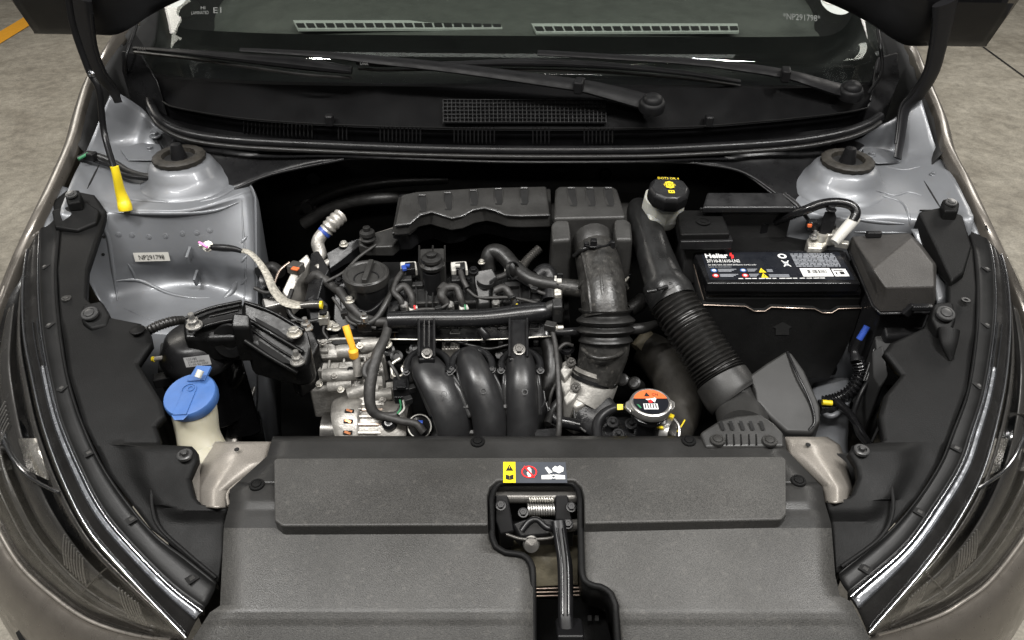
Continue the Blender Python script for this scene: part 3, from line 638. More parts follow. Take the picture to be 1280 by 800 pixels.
S = [(143, 208, .945, 5), (146, 220, .93, 5.2), (150, 238, .905, 6), (154, 250, .889, 7.5), (156, 258, .880, 8.5), (157, 263, .874, 8)]
tube('grip', S, 'yellow', prop, sub=6, seg=16)
inst('bolt', 'chrome', prop, PY(114, 92, 1.150), .005, (0, -1, .3), name='rivet')
# ------------------------------------------------------------------ head lamps and their brackets
ZB = [(230, .895), (270, .868), (340, .838), (400, .812), (470, .786), (530, .763), (600, .737), (660, .716), (700, .702), (760, .678), (800, .66), (860, .63)]
zb = lambda y: itp(y, ZB)
L_in = [(78, 262), (72, 338), (76, 402), (86, 469), (105, 530), (135, 591), (189, 662), (236, 699), (272, 728)]
L_B = [(52, 270), (50, 344), (54, 412), (64, 469), (79, 530), (111, 604), (135, 645), (169, 685), (216, 732), (256, 762)]
L_A = [(42, 272), (30, 344), (30, 412), (40, 469), (54, 530), (78, 597), (111, 662), (159, 719), (233, 798)]
R_in = [(1204, 274), (1216, 312), (1220, 360), (1218, 420), (1208, 488), (1187, 545), (1174, 578), (1147, 621), (1106, 668), (1047, 716)]
R_B = [(1222, 278), (1237, 312), (1242, 360), (1240, 412), (1228, 488), (1212, 540), (1198, 581), (1167, 631), (1127, 685), (1060, 742)]
R_A = [(1231, 278), (1254, 328), (1262, 392), (1258, 464), (1246, 528), (1228, 591), (1201, 645), (1160, 705), (1086, 792)]
W2 = lambda L, dz=0.: [P(x, y, zb(y)+dz) for x, y in L]
def headlamp(s, label, LI, LB, LA_, FL, OUT, clips, base):
    h = thing('headlight', label, 'headlight', base, 'head lamps at the front corners')
    A, B, I = W2(LA_, -.004), W2(LB, .002), W2(LI, .0)
    n = 70
    # bracket band with raised lips
    A_, B_, I_ = (resample(q, n) for q in (A, B, I))
    br = loft('bracket_band', [[p + Vector((0, 0, -.012)) for p in I_], I_, [i.lerp(b, .12) + Vector((0, 0, .003)) for i, b in zip(I_, B_)], [i.lerp(b, .25) + Vector((0, 0, -.001)) for i, b in zip(I_, B_)], [i.lerp(b, .8) for i, b in zip(I_, B_)], [b + Vector((0, 0, .003)) for b in B_], [b.lerp(a, .12) + Vector((0, 0, -.006)) for a, b in zip(A_, B_)]], 'band', h, n=n, sub=3, thick=.002)
    for (x, y) in clips:
        p = P(x, y, zb(y)+.0012); q = box('clip_slot', p, (.011, .013, .0012), 'void', br, rot=rz(s*18 if y < 520 else s*45), bevel=0)
        box('clip_tongue', p + Vector((0, 0, .0005)), (.005, .006, .001), 'airbox', br, rot=rz(s*18 if y < 520 else s*45), bevel=.0005)
    # clear edge strip: bevelled facets catching light
    k = n//2-6
    tube('lens_edge', [b.lerp(a, .10) + Vector((0, 0, .0015)) for a, b in zip(A_, B_)][2:], 'chrome', h, r=.0016, sub=1, seg=8)
    edge = [[b.lerp(a, .10) for a, b in zip(A_, B_)], [b.lerp(a, .5) + Vector((0, 0, .004)) for a, b in zip(A_, B_)], A_]
    loft('edge_strip', edge, 'lamp_body', h, n=n, sub=3, thick=.002)
    fl = [[b.lerp(a, .16) + Vector((0, 0, .0035)) for a, b in zip(A_, B_)][k:], [b.lerp(a, .30) + Vector((0, 0, .0062)) for a, b in zip(A_, B_)][k:], [b.lerp(a, .42) + Vector((0, 0, .0058)) for a, b in zip(A_, B_)][k:]]
    loft('light_guide', fl, 'lens_facet', h, n=50, sub=2, thick=.001)
    for t, r in ((.20, .0011), (.44, .0009)):
        tube('facet_line', [b.lerp(a, t) + Vector((0, 0, .0066)) for a, b in zip(A_, B_)][k-8:], 'chrome', h, r=r, sub=1, seg=6)
    tube('lens_edge', [a + Vector((0, 0, .001)) for a in A_], 'chrome', h, r=.0021, sub=1, seg=8)
    # housing and clear lens between ridge A and the outer line
    O = resample([P(*q) for q in OUT], n)
    def between(t, up, back=0.): return [a.lerp(o, t) + Vector((s*up*.5, -up*.55, up*.7))*math.sin(math.pi*min(1, max(0, (i+.5)/n)))**.6 for i, (a, o) in enumerate(zip(A_, O))]
    loft('lens', [A_, between(.25, .016), between(.5, .022), between(.75, .017), O], 'lens', h, n=n, sub=4, thick=.002)
    loft('housing', [between(.0, -.004), between(.2, -.010), between(.4, -.022), between(.6, -.026), between(.85, -.015), between(1, -.004)], 'lamp_body', h, n=n, sub=3, thick=.002)
    # inner bezel, reflector bowl, flutes: placed on the housing under the lens
    f1 = between(.10, .000)[6:n-3]; f2 = between(.26, -.008)[6:n-3]
    loft('bezel', [f1, f2], 'lamp_grey', h, n=50, sub=1, thick=.002)
    loft('inner_panel', [between(.34, -.004)[14:n-8], between(.46, -.001)[14:n-8], between(.57, -.004)[14:n-8]], 'lamp_panel', h, n=50, sub=3, thick=.002)
    loft('inner_panel', [between(.66, -.002)[26:n-6], between(.73, -.001)[26:n-6]], 'lamp_panel', h, n=50, sub=1, thick=.002)
    tube('gap_highlight', [p + Vector((0, 0, .001)) for p in between(.985, .002)[4:n-1]], 'highlight_tone', h, r=.0024, sub=1, seg=8)  # pale tube painted in as the highlight along the lens gap
    for t, up in ((.60, .004), (.74, .006), (.90, .004)):
        g1, g2 = between(t, up)[24:n-4], between(t+.05, up-.008)[24:n-4]
        loft('reflection_band', [g1, g2], 'lamp_grey' if t < .8 else 'lamp_body', h, n=50, sub=1, thick=.002)  # added bands imitating curved reflection lines in the lens
    grid = [(i, t/20, between(t/20, .004)[i]) for t in range(21) for i in range(n)]
    def at(px, py, dn=0.):
        def er(q):
            d = q[2]-C0; k = d.dot(FW); return (640+FPX*d.x/k-px)**2 + (400-FPX*d.dot(UP)/k-py)**2
        g_ = sorted(grid, key=er)[:3]; w = [1/(er(q)+.5) for q in g_]; p = sum((q[2]*k for q, k in zip(g_, w)), Vector())/sum(w)
        d = (p-C0).normalized(); ry = ray(px, py); return C0 + ry*((p-C0).dot(FW)/FPX) + d*dn
    mir = (lambda x: x) if s < 0 else (lambda x: 1283-x)
    c = at(mir(8), 552, .03); ax = Vector((s*.1, -.75, .6))
    rf = lathe('reflector', [(0, -.03), (.018, -.028), (.030, -.014), (.037, .004), (.040, .006), (.040, -.034), (0, -.036)], c, 'lamp_grey', h, ax=ax, seg=30, angle=50)
    lathe('projector', [(0, -.03), (.022, -.03), (.022, -.008), (.016, .002), (.008, .006), (0, .007)], c, 'chrome', rf, ax=ax, seg=26, angle=50)
    tube('chrome_arc', [at(mir(x), y, .008) for x, y in ((4, 548), (14, 570), (30, 590), (50, 604), (74, 616))], 'chrome', h, r=.0026, sub=5, seg=8, flat=.6)
    mk('amber_piece', [at(mir(x), y, .016) for x, y in ((22, 548), (44, 548), (60, 600), (34, 588))], [(0, 1, 2, 3)], 'reflector_cell', h, thick=.003)
    def bt(fi, t, up):
        L_ = between(t, up); a_ = max(0, min(n-2, int(fi))); return L_[a_].lerp(L_[a_+1], fi-a_)
    for i_, cnt, t0, t1, sl, st in ((n*.70, 8, .30, .56, 1.6, .55), (n*.84, 7, .26, .66, 2.2, .5), (n*.40, 6, .40, .62, 1.0, .6)):
        for j in range(cnt): tube('flute', [bt(i_+j*st, t0, .003), bt(i_+j*st+sl*.5, (t0+t1)/2, .004), bt(i_+j*st+sl, t1, .002)], 'flute', h, r=.0011, sub=4, seg=6)
    tube('inner_edge', [at(mir(x), y, .006) for x, y in ((100, 742), (126, 716), (150, 700))], 'lamp_grey', h, r=.001, sub=4, seg=6)
    return h
mat('highlight_tone', (.40, .37, .33), .3, .6, .1, 30)  # pale colour of the painted lens gap highlight
mat('flute', (.20, .195, .185), .25, .4, .1, 30)
mat('reflector_cell', (.5, .48, .44), .25, .7, .4, 120, .3, 160)
mat('lens_facet', (.36, .37, .39), .22, .7, .35, 90, .15, 60)
OUT_L = [(44, 276, .878)] + [q for q in [(18, 330, .83), (-2, 384, .785), (-20, 440, .735)]] + LO[:-1]
OUT_R = [(1232, 282, .878), (1252, 326, .83), (1272, 372, .785), (1298, 440, .735)] + RO[:-1]
headlamp(-1, 'headlight beside the blue washer filler cap, lens edge bright', L_in, L_B, L_A, LF, OUT_L, [(55, 333), (61, 406), (77, 485), (111, 566), (165, 649), (240, 723)], P(60, 600, .56))
headlamp(1, 'headlight on the battery side, lens edge bright', R_in, R_B, R_A, RF, OUT_R, [(1234, 336), (1234, 406), (1224, 482), (1196, 560), (1150, 640), (1082, 711)], P(1220, 600, .56))

# ------------------------------------------------------------------ side covers
sc = thing('side_cover', 'matt black filler panel beside the blue washer filler cap', 'trim panel', P(130, 480, .76), 'filler panels between head lamp and engine bay')
sl_in = [(98, 240), (118, 244), (131, 262), (128, 276), (108, 336), (106, 372), (130, 396), (176, 405), (186, 414), (189, 429), (172, 454), (184, 474), (202, 503), (205, 520), (194, 532), (201, 556), (240, 558), (245, 563), (246, 574), (236, 597), (242, 620), (252, 631), (283, 635), (279, 690), (272, 728)]
sl_out = [(86, 236), (54, 262), (78, 266), (72, 338), (76, 402), (86, 469), (105, 530), (135, 591), (189, 662), (236, 699), (271, 727)]
def zs(x, y, u): return zb(y) + .002 + .007*min(1, max(0, (y-554)/5))*min(1, max(0, (652-y)/14))*min(1, max(0, (u-.25)/.2))
rowsheet('panel', sl_out, sl_in, zs, 'side_plastic', sc, 238, 727, step=5, cols=14, thick=.012)
tube('panel_rib', [(193, 560, .756, 2.4), (190, 600, .744, 2.4), (190, 634, .732, 2.4), (200, 660, .722, 2.4), (232, 690, .710, 2.4), (270, 722, .698, 2.4)], 'side_plastic', sc, seg=8, flat=.5)
bs = prism('clip_boss', [(103, 380, .828), (127, 375, .831), (137, 392, .820), (133, 407, .813), (113, 411, .813), (101, 400, .820)], .80, 'side_plastic', sc, bevel=.004, taper=.001); inst('clip', 'boss_disc', bs, (112, 392, .8255), .0115, (0, -.3, 1))
bs = prism('clip_boss', [(80, 240, .902), (92, 236, .905), (101, 241, .902), (100, 252, .896), (84, 255, .894)], .88, 'side_plastic', sc, bevel=.003, taper=.001); inst('clip', 'boss_disc', bs, (89, 243, .9035), .0085, (0, -.25, 1))
prism('tab', [(64, 262, .885), (108, 252, .887), (124, 262, .881), (120, 278, .871), (96, 288, .866), (68, 284, .869)], .86, 'side_plastic', sc, bevel=.003)
inst('clip', 'airbox', sc, (83, 373, .826), .007); inst('screw', 'boss_disc', sc, (231, 569, .7605), .0095)
lathe('round_dimple', [(0, 0), (.0105, 0), (.0105, .0015), (.009, .0025), (0, .003)], P(172, 413, .812), 'side_plastic', sc, seg=24)
sc = thing('side_cover', 'matt black filler panel beside the battery', 'trim panel', P(1160, 480, .76), 'filler panels between head lamp and engine bay')
sr_in = [(1150, 262), (1166, 268), (1170, 300), (1186, 345), (1187, 378), (1180, 380), (1168, 382), (1156, 410), (1112, 430), (1106, 440), (1128, 468), (1106, 494), (1100, 518), (1106, 550), (1100, 553), (1066, 553), (1062, 566), (1072, 582), (1074, 596), (1066, 618), (1058, 624), (1034, 626), (1040, 660), (1046, 716)]
sr_out = [(1206, 262), (1204, 274), (1216, 312), (1220, 360), (1218, 420), (1208, 488), (1187, 545), (1174, 578), (1147, 621), (1106, 668), (1047, 716)]
rowsheet('panel', sr_in, sr_out, lambda x, y, u: zs(x, y, 1-u), 'side_plastic', sc, 262, 716, step=5, cols=14, thick=.012)
tube('panel_rib', [(1108, 558, .753, 2.4), (1114, 600, .744, 2.4), (1116, 640, .732, 2.4), (1100, 672, .720, 2.4), (1052, 708, .706, 2.4)], 'side_plastic', sc, seg=8, flat=.5)
bs = prism('clip_boss', [(1168, 378, .84), (1192, 376, .843), (1196, 398, .828), (1190, 412, .82), (1172, 412, .82), (1164, 396, .828)], .79, 'side_plastic', sc, bevel=.004, taper=.001); inst('clip', 'boss_disc', bs, (1182, 392, .8345), .0125, (0, -.3, 1))
bs = prism('clip_boss', [(1178, 249, .905), (1191, 246, .908), (1200, 253, .903), (1198, 264, .897), (1181, 264, .897)], .88, 'side_plastic', sc, bevel=.003, taper=.001); inst('clip', 'boss_disc', bs, (1189, 253, .9045), .0085, (0, -.25, 1))
prism('tab', [(1148, 264, .890), (1176, 258, .892), (1204, 268, .886), (1215, 308, .862), (1206, 340, .848), (1190, 352, .842), (1172, 312, .862), (1160, 288, .876)], .83, 'side_plastic', sc, bevel=.004)
tube('moulded_cone', [(1186, 412, .822, 13), (1186, 430, .812, 10), (1189, 450, .797, 3)], 'side_plastic', sc, seg=14, flat=.5)
lathe('hole_rim', [(0, 0), (.006, 0), (.006, .002), (.003, .002), (.003, .0005), (0, .0005)], P(1207, 376, .829), 'satin', sc, seg=18)
inst('screw', 'boss_disc', sc, (1077, 563, .762), .0095)

# ------------------------------------------------------------------ radiator cover with warning label
rc = thing('radiator_cover', 'wide grained dark grey plastic cover over the radiator with latch cutout', 'radiator cover', P(640, 640, .70))
CL = [(341, 545), (334, 570), (287, 612), (287, 629), (280, 656), (275, 757), (262, 766), (240, 800), (214, 850)]
CR = [(981, 545), (983, 562), (1028, 609), (1031, 628), (1039, 655), (1044, 719), (1050, 745), (1064, 752), (1086, 796), (1112, 850)]
HL = [(624, 604), (617, 612), (614, 624), (615, 672), (620, 684), (632, 691), (652, 693), (662, 700), (666, 712), (667, 850)]
HR = [(716, 604), (723, 612), (725, 626), (727, 716), (731, 727), (740, 732), (753, 734), (763, 741), (769, 756), (772, 800), (774, 850)]
ZC = [(545, .738), (550, .746), (575, .7445), (626, .7435), (630, .7425), (637, .7405), (645, .7395), (764, .721), (774, .7165), (782, .712), (850, .682)]
zcv = lambda x, y, u=0: itp(y, ZC)
def fullsheet():
    v = []; f = []
    def part(L, Rr, y0, y1, cols):
        Lx = [(b, a) for a, b in L]; Rx = [(b, a) for a, b in Rr]
        ys = sorted(set([y0, y1] + list(range(y0, y1, 4)) + [b for b, _ in ZC if y0 < b < y1] + [b for a, b in L+Rr if y0 <= b <= y1])); rows = []
        for y in ys:
            a, b = itp(y, Lx), itp(y, Rx); rows.append([P(lerp(a, b, i/cols), y, zcv(0, y)) for i in range(cols+1)])
        vv, ff = grid_mesh(rows); ff = upfix(vv, ff); k = len(v); v.extend(vv); f.extend([tuple(i+k for i in q) for q in ff])
    part(CL, CR, 545, 604, 24); part(CL, HL, 604, 850, 12); part(HR, CR, 604, 850, 12)
    return v, f
v, f = fullsheet()
rowof = lambda q: (lambda d: 400-FPX*d.dot(UP)/d.dot(FW))(sum((Vector(v[i]) for i in q), Vector())/len(q)-C0)
pan = mk('panel', v, f, 'cover', rc, thick=.005, angle=50, mats=['cover', 'cover_smooth'], fmi=[0 if rowof(q) > 660 else 1 for q in f])
hole = list(reversed(HL)) + HR
rim = [P(x, y, zcv(0, y)+.0015) for x, y in hole]
tube('cutout_rim', [Vector(p) for p in resample(rim, 90, False)], 'side_plastic', rc, r=.0038, sub=1, seg=8)
rr = resample(rim, 120, False)
loft('cutout_wall', [rr, [p + Vector((0, .004, -.045)) for p in rr]], 'side_plastic', rc, n=120, sub=1, smooth=False, thick=.002)
pad = [(342, 575), (346, 572), (978, 570), (983, 574), (983, 642), (977, 649), (731, 654), (730, 620), (727, 608), (718, 600), (622, 600), (612, 608), (609, 620), (610, 656), (352, 657), (343, 650)]
prism('raised_pad', [(x, y, itp(y, [(570, .7535), (657, .7525)])) for x, y in pad], .715, 'cover', rc, bevel=.0035, seg=3)
for q in ((597, 552), (861, 551), (321, 606), (998, 601)): inst('clip', 'side_plastic', rc, (*q, zcv(0, q[1])+.001), .0092)
fr = Frame(P(629, 578, .7535), P(707, 578, .7535), P(629, 604, .7530), .0006)
wl = fr.quad('warning_label', 0, 0, 1, 1, 'label_dark', rc); fr.quad('yellow_field', .0, .0, .195, 1, 'yellow', wl, 1.6)
fr.poly('triangle', [(.1, .14), (.16, .44), (.04, .44)], 'print_black', wl, 2.4); fr.poly('mark', [(.093, .24), (.107, .24), (.102, .36), (.098, .36)], 'yellow', wl, 3)
fr.poly('book', [(.04, .62), (.098, .68), (.10, .88), (.04, .84)], 'print_black', wl, 2.4); fr.poly('book', [(.16, .62), (.104, .68), (.104, .88), (.16, .84)], 'print_black', wl, 2.4)
fr.disc('prohibition_ring', .41, .5, .125, 'red', wl, 2.6, 28, .102)
fr.poly('hand', [(.37, .52), (.385, .5), (.385, .3), (.4, .28), (.40, .24), (.412, .24), (.415, .27), (.43, .28), (.43, .34), (.445, .35), (.447, .62), (.43, .74), (.395, .74), (.38, .62)], 'print_white', wl, 2.0)
fr.poly('slash', [(.325, .26), (.34, .2), (.497, .74), (.482, .8)], 'red', wl, 2.6)
fr.poly('fan_blade', [(.6, .66), (.76, .62), (.76, .84), (.6, .84)], 'print_white', wl, 2); fr.poly('fan_blade', [(.82, .62), (.97, .66), (.97, .84), (.82, .84)], 'print_white', wl, 2)
fr.poly('fan_blade', [(.66, .3), (.70, .24), (.78, .5), (.72, .58)], 'print_white', wl, 2); fr.disc('fan_hub', .79, .72, .042, 'print_white', wl, 2.2, 18, .022)
fr.poly('hurt_hand', [(.78, .32), (.83, .2), (.86, .26), (.9, .18), (.93, .24), (.96, .28), (.95, .46), (.88, .56), (.82, .48), (.79, .46)], 'print_white', wl, 2)

# ------------------------------------------------------------------ hood latch in the recess
la = thing('hood_latch', 'gloss black hood latch with coil spring and long release lever', 'latch', P(670, 660, .68))
mk('back_plate', [P(612, 600, .700), P(728, 600, .700), P(729, 668, .672), P(612, 668, .672)], [(0, 1, 2, 3)], 'void', la, thick=.003)
mk('lower_plate', [P(664, 690, .655), P(732, 690, .655), P(732, 733, .648), P(664, 733, .648)], [(0, 1, 2, 3)], 'foam', la, thick=.003) if False else None
mat('foam', (.13, .115, .08), .6, 0, .35, 60, .4, 400)
mk('foam_pad', [P(636, 664, .672), P(722, 660, .672), P(722, 730, .650), P(666, 733, .650), P(660, 700, .66), P(640, 692, .66)], [(0, 1, 2, 3, 4, 5)], 'foam', la, thick=.004)
for i in range(3): tube('metal_slat', [P(666, 736+i*4.6, .648), P(724, 734.5+i*4.6, .648)], 'copper_foil', la, r=.0012, seg=8)
mk('lower_tray', [P(664, 748, .640), P(730, 746, .640), P(740, 756, .655), P(756, 764, .655), P(764, 800, .64), P(766, 850, .62), P(664, 850, .61)], [(0, 1, 2, 3, 4, 5, 6)], 'side_plastic', la, thick=.004)
for x in (737, 746): fx = [P(x-2.4, 769, .6575), P(x+2.4, 769, .6575), P(x+2.6, 776, .655), P(x-2.2, 776, .655)]; mk('tray_slot', fx, [(0, 1, 2, 3)], 'void', la, smooth=False)
for x0, m_ in ((619, 1), (694, 1)):
    prism('side_cheek', [(x0, 618, .738), (x0+16, 618, .738), (x0+20, 640, .724), (x0+24, 664, .706), (x0+6, 668, .704), (x0, 650, .718)], .675, 'latch', la, bevel=.002)
tube('cross_bar', [P(620, 622, .728), P(720, 622, .728)], 'lamp_grey', la, r=.0075, seg=12)
def coil(name, a, b, r, turns, wire, m, parent):
    a, b = Vector(a), Vector(b); u, w, ax = axis_frame(b-a); n = turns*12
    pts = [a.lerp(b, i/n) + (u*math.cos(2*math.pi*i/12) + w*math.sin(2*math.pi*i/12))*r for i in range(n+1)]
    v, f = tube_vf(pts, [wire]*len(pts), 6); return mk(name, v, f, m, parent, angle=60)
coil('coil_spring', P(660, 637, .722), P(694, 637, .722), .0068, 11, .0013, 'steel', la)
coil('coil_spring', P(661, 624, .735), P(692, 624, .735), .003, 10, .0009, 'zinc', la)
prism('hook_plate', [(640, 654, .715), (662, 646, .72), (690, 648, .72), (706, 654, .715), (700, 668, .706), (668, 670, .706), (650, 672, .704)], .685, 'latch', la, bevel=.003)
tube('catch', [(652, 664, .716, 4), (662, 652, .722, 4.5), (672, 650, .724, 4), (684, 660, .72, 4), (700, 660, .718, 3.5)], 'latch', la)
tube('catch_rod', [(633, 668, .708, 2), (655, 674, .707, 2), (690, 672, .707, 2), (688, 664, .712, 2)], 'lamp_grey', la)
lathe('pivot_pin', [(0, -.006), (.010, -.006), (.010, .002), (.007, .003), (.007, .007), (.009, .008), (.0085, .012), (0, .013)], P(664, 680, .700), 'lamp_grey', la, ax=(0, -.7, .7), seg=22)
for q in ((654, 641, .724), (626, 632, .735), (714, 634, .732), (710, 655, .718)): inst('bolt', 'latch', la, q, .0065, (0, -.4, 1))
tube('side_pin', [P(706, 658, .712), P(722, 656, .712)], 'lamp_grey', la, r=.007, seg=14)
lv = tube('release_lever', [(698, 652, .730, 9), (702, 680, .722, 8.5), (706, 705, .714, 9.5), (707, 740, .704, 9.5), (707, 768, .696, 9.5), (709, 795, .686, 10)], 'latch', la, seg=12, flat=.5, sub=6)
for dx in (-3.5, 4): tube('lever_rib', [(700+dx, 660, .732, 1.6), (706+dx, 705, .7205, 1.6), (707+dx, 768, .7025, 1.6)], 'gloss', lv, seg=8)
box('finger_grip', P(712, 788, .686), (.030, .034, .010), 'latch', la, rot=Matrix.Rotation(R(-25), 3, 'X'), bevel=.003)
# ------------------------------------------------------------------ battery
bat = thing('battery', 'black car battery with a printed dark label, in its tray', 'battery', P(975, 473, .625))
ZT = .82
prism('case', [(882, 372, .79), (1078, 372, .79), (1046, 300, .79), (864, 300, .79)], .63, 'side_plastic', bat, bevel=.004)
prism('rear_lid', [(890, 316, .814), (1018, 316, .814), (1002, 286, .814), (876, 286, .814)], .78, 'side_plastic', bat, bevel=.002)
lid = prism('lid', [(884, 354, ZT), (1076, 354, ZT), (1054, 312, ZT), (866, 313, ZT)], .803, 'gloss', bat, bevel=.0025)
prism('lid_step', [(886, 364, .803), (1077, 364, .803), (1056, 310, .803), (864, 310, .803)], .795, 'satin', bat, bevel=.001)
prism('lid_skirt', [(884, 366, .797), (1078, 366, .797), (1056, 308, .797), (862, 308, .797)], .775, 'gloss', bat, bevel=.002)
# insulation wrap with notched upper edge
yf = P(980, 378, .775).y - .016
wr = [(878, 381), (932, 383), (943, 389), (956, 389), (964, 384), (1018, 386), (1028, 391), (1040, 391), (1048, 386), (1077, 385), (1068, 414), (1052, 448), (1037, 473), (868, 473)]
pts = [PY(x, y, yf) for x, y in wr]
wrap = mk('insulation_wrap', pts + [p + Vector((0, .012, 0)) for p in pts], [tuple(range(len(pts)))] + [(i, (i+1) % len(pts), len(pts)+(i+1) % len(pts), len(pts)+i) for i in range(len(pts))], 'wrap', bat, bevel=.0015)
tube('wrap_edge', [PY(x, y, yf-.001) for x, y in wr[:10]], 'copper_foil', wrap, r=.0007, sub=1, seg=6)
pts = [P(866, 318, .80), P(882, 376, .78), P(884, 473, .63), P(862, 440, .63)]
mk('wrap_side', pts, [(0, 1, 2, 3)], 'wrap', bat, thick=.004)
tube('wrap_edge', [P(864, 318, .803), P(876, 362, .785), P(882, 380, .778)], 'copper_foil', wrap, r=.0007, sub=3, seg=6)
ar = Frame(PY(966, 402, yf), PY(990, 402, yf), PY(966, 420, yf), .0008)
ar.poly('arrow', [(.5, 0), (1, .35), (.85, .45), (.85, .9), (.15, .9), (.15, .45), (0, .35)], 'dark', wrap)
fr = Frame(P(877, 316, ZT), P(1053, 315, ZT), P(886, 351, ZT), .0006)
# the label is a parallelogram widening to the front: use its own quad and a mean frame for print
lb = mk('label', [p + Vector((0, 0, .0004)) for p in (P(876, 316, ZT), P(1048, 315, ZT), P(1069, 350, ZT), P(887, 350, ZT))], [(0, 1, 2, 3)], 'label_black', bat, smooth=False)
fr = Frame(P(876, 316, ZT), P(1048, 315, ZT), P(887, 350, ZT), .0009); fr.y = (P(887, 350, ZT)-P(876, 316, ZT))*.5 + (P(1069, 350, ZT)-P(1048, 315, ZT))*.5
ll = lb
fr.text('Heliar', .02, .05, .185, .24, 'print_white', ll, bold=.035); fr.poly('flash_mark', [(.205, .03), (.222, .02), (.216, .10), (.228, .10), (.222, .22), (.203, .25), (.211, .15), (.198, .15)], 'red', ll)
fr.text('37110-R1610-LN2', .02, .29, .255, .40, 'print_white', ll, bold=.012)
fr.text('12V 60Ah 550A SAE 640A EN Bateria chumbo acido', .02, .46, .36, .51, 'print_white', ll); fr.text('Livre de manutencao', .02, .535, .18, .58, 'print_grey', ll)
for k, (u, v_, m_) in enumerate([(.05, .67, 'blue'), (.05, .85, 'red'), (.255, .67, 'blue'), (.255, .85, 'red')]):
    fr.disc('icon', u, v_, .022, m_, ll); fr.disc('icon_inner', u, v_, .013, 'print_white', ll, 1.4)
    wd = .13 if u < .1 else .07
    fr.quads('small_print', [(u+.03, v_-.05+.035*j, u+.03+wd*(1-.15*j), v_-.03+.035*j) for j in range(3)], 'print_grey', ll)
for v_ in (.68, .86): fr.poly('warning_triangle', [(.385, v_-.09), (.41, v_+.07), (.36, v_+.07)], 'yellow', ll); fr.poly('mark', [(.383, v_-.03), (.388, v_-.03), (.387, v_+.04), (.384, v_+.04)], 'print_black', ll, 1.4); fr.quads('small_print', [(.42, v_-.04+.035*j, .42+(.04 if v_ < .8 else .14), v_-.02+.035*j) for j in range(3)], 'print_grey', ll)
fr.disc('recycle_icon', .575, .16, .032, 'print_white', ll); fr.disc('recycle_icon', .575, .16, .016, 'label_black', ll, 1.4)
fr.poly('bin_icon', [(.555, .36), (.60, .36), (.59, .52), (.565, .52)], 'print_grey', ll); fr.poly('bin_cross', [(.55, .34), (.556, .32), (.606, .54), (.60, .56)], 'print_white', ll, 1.4); fr.poly('bin_cross', [(.606, .34), (.60, .32), (.55, .54), (.556, .56)], 'print_white', ll, 1.4)
random.seed(3)
for j in range(10):
    u = .64; rects = []
    while u < .95:
        w_ = random.uniform(.01, .05); rects.append((u, .07+.05*j, min(.955, u+w_), .10+.05*j)); u += w_ + .006
    fr.quads('fine_print', rects, 'print_grey', ll)
fr.quad('barcode_field', .655, .61, .865, .90, 'print_white', ll); fr.quads('barcode', [(.70+i*.0085, .67, .70+i*.0085+random.choice((.002, .004, .006)), .80) for i in range(16)], 'print_black', ll, 1.5)
fr.text('37110', .75, .83, .80, .87, 'print_black', ll, 1.6)
fr.quad('approval_field', .875, .64, .975, .90, 'print_white', ll); fr.quads('approval_print', [(.885, .68, .95, .71), (.89, .76, .90, .84), (.92, .74, .95, .84)], 'print_black', ll, 1.5)
fr.quads('fine_print', [(.20+i*.047, .945, .20+i*.047+random.uniform(.025, .043), .97) for i in range(13)], 'print_white', ll)
f2 = Frame(P(930, 288.5, .814), P(972, 288.5, .814), P(930, 293, .814), .0012); f2.text('37110 R1610-60L', 0, 0, 1, 1, 'print_grey', bat)
lathe('vent_plug', [(0, 0), (.011, 0), (.011, .0012), (.0095, .0012), (.0095, .0006), (0, .0006)], P(970, 298, .8135), 'side_plastic', bat, seg=24)
# terminals and cables
tc_ = thing('terminal_cover', 'square black plastic cap over the positive battery terminal', 'terminal cover', P(880, 330, .80))
prism('cap', [(845, 262, .862), (901, 262, .862), (913, 292, .858), (851, 293, .858)], .845, 'side_plastic', tc_, bevel=.003)
prism('skirt', [(843, 264, .85), (902, 264, .85), (917, 301, .848), (851, 302, .848)], .832, 'satin', tc_, bevel=.002)
prism('fuse_body', [(848, 270, .835), (898, 270, .835), (908, 306, .832), (858, 308, .832)], .76, 'dark', tc_, bevel=.002)
lathe('moulded_ring', [(0, 0), (.0115, 0), (.0115, .001), (.009, .001), (.009, .0002), (.004, .0002), (.004, .001), (0, .001)], P(879, 277, .861), 'side_plastic', tc_, seg=24)
nt_ = thing('negative_terminal', 'zinc battery clamp with sensor and bolts on the negative post', 'battery clamp', P(1022, 305, .812))
prism('clamp', [(1009, 298, .835), (1016, 291, .836), (1032, 292, .836), (1036, 303, .832), (1028, 311, .828), (1010, 310, .828)], .812, 'zinc', nt_, bevel=.003)
lathe('post', [(0, 0), (.0095, 0), (.009, .012), (.008, .014), (0, .014)], P(1025, 301, .830), 'zinc', nt_, seg=22)
inst('stud', 'steel', nt_, (1017, 297, .838), .0062)
box('sensor', P(1040, 296, .836), (.030, .022, .022), 'zinc', nt_, rot=rz(10), bevel=.003); box('sensor_body', P(1028, 284, .845), (.036, .022, .02), 'satin', nt_, bevel=.003); box('connector', P(1014, 281, .852), (.014, .014, .016), 'gloss', nt_, bevel=.001); box('connector_lock', P(1012, 282, .862), (.006, .004, .004), 'warn_orange', nt_, bevel=0)
inst('bolt', 'zinc', nt_, (1049, 301, .838), .006); box('lug', P(1052, 305, .832), (.02, .012, .01), 'zinc', nt_, rot=rz(-20))
nc = thing('battery_cable', 'thick black cable looping up from the battery clamp', 'cable', P(1045, 300, .84))
tube('crimp_sleeve', [(1043, 303, .845, 6), (1052, 292, .856, 7), (1066, 276, .872, 7.5), (1068, 272, .876, 7)], 'white', nc, seg=14)
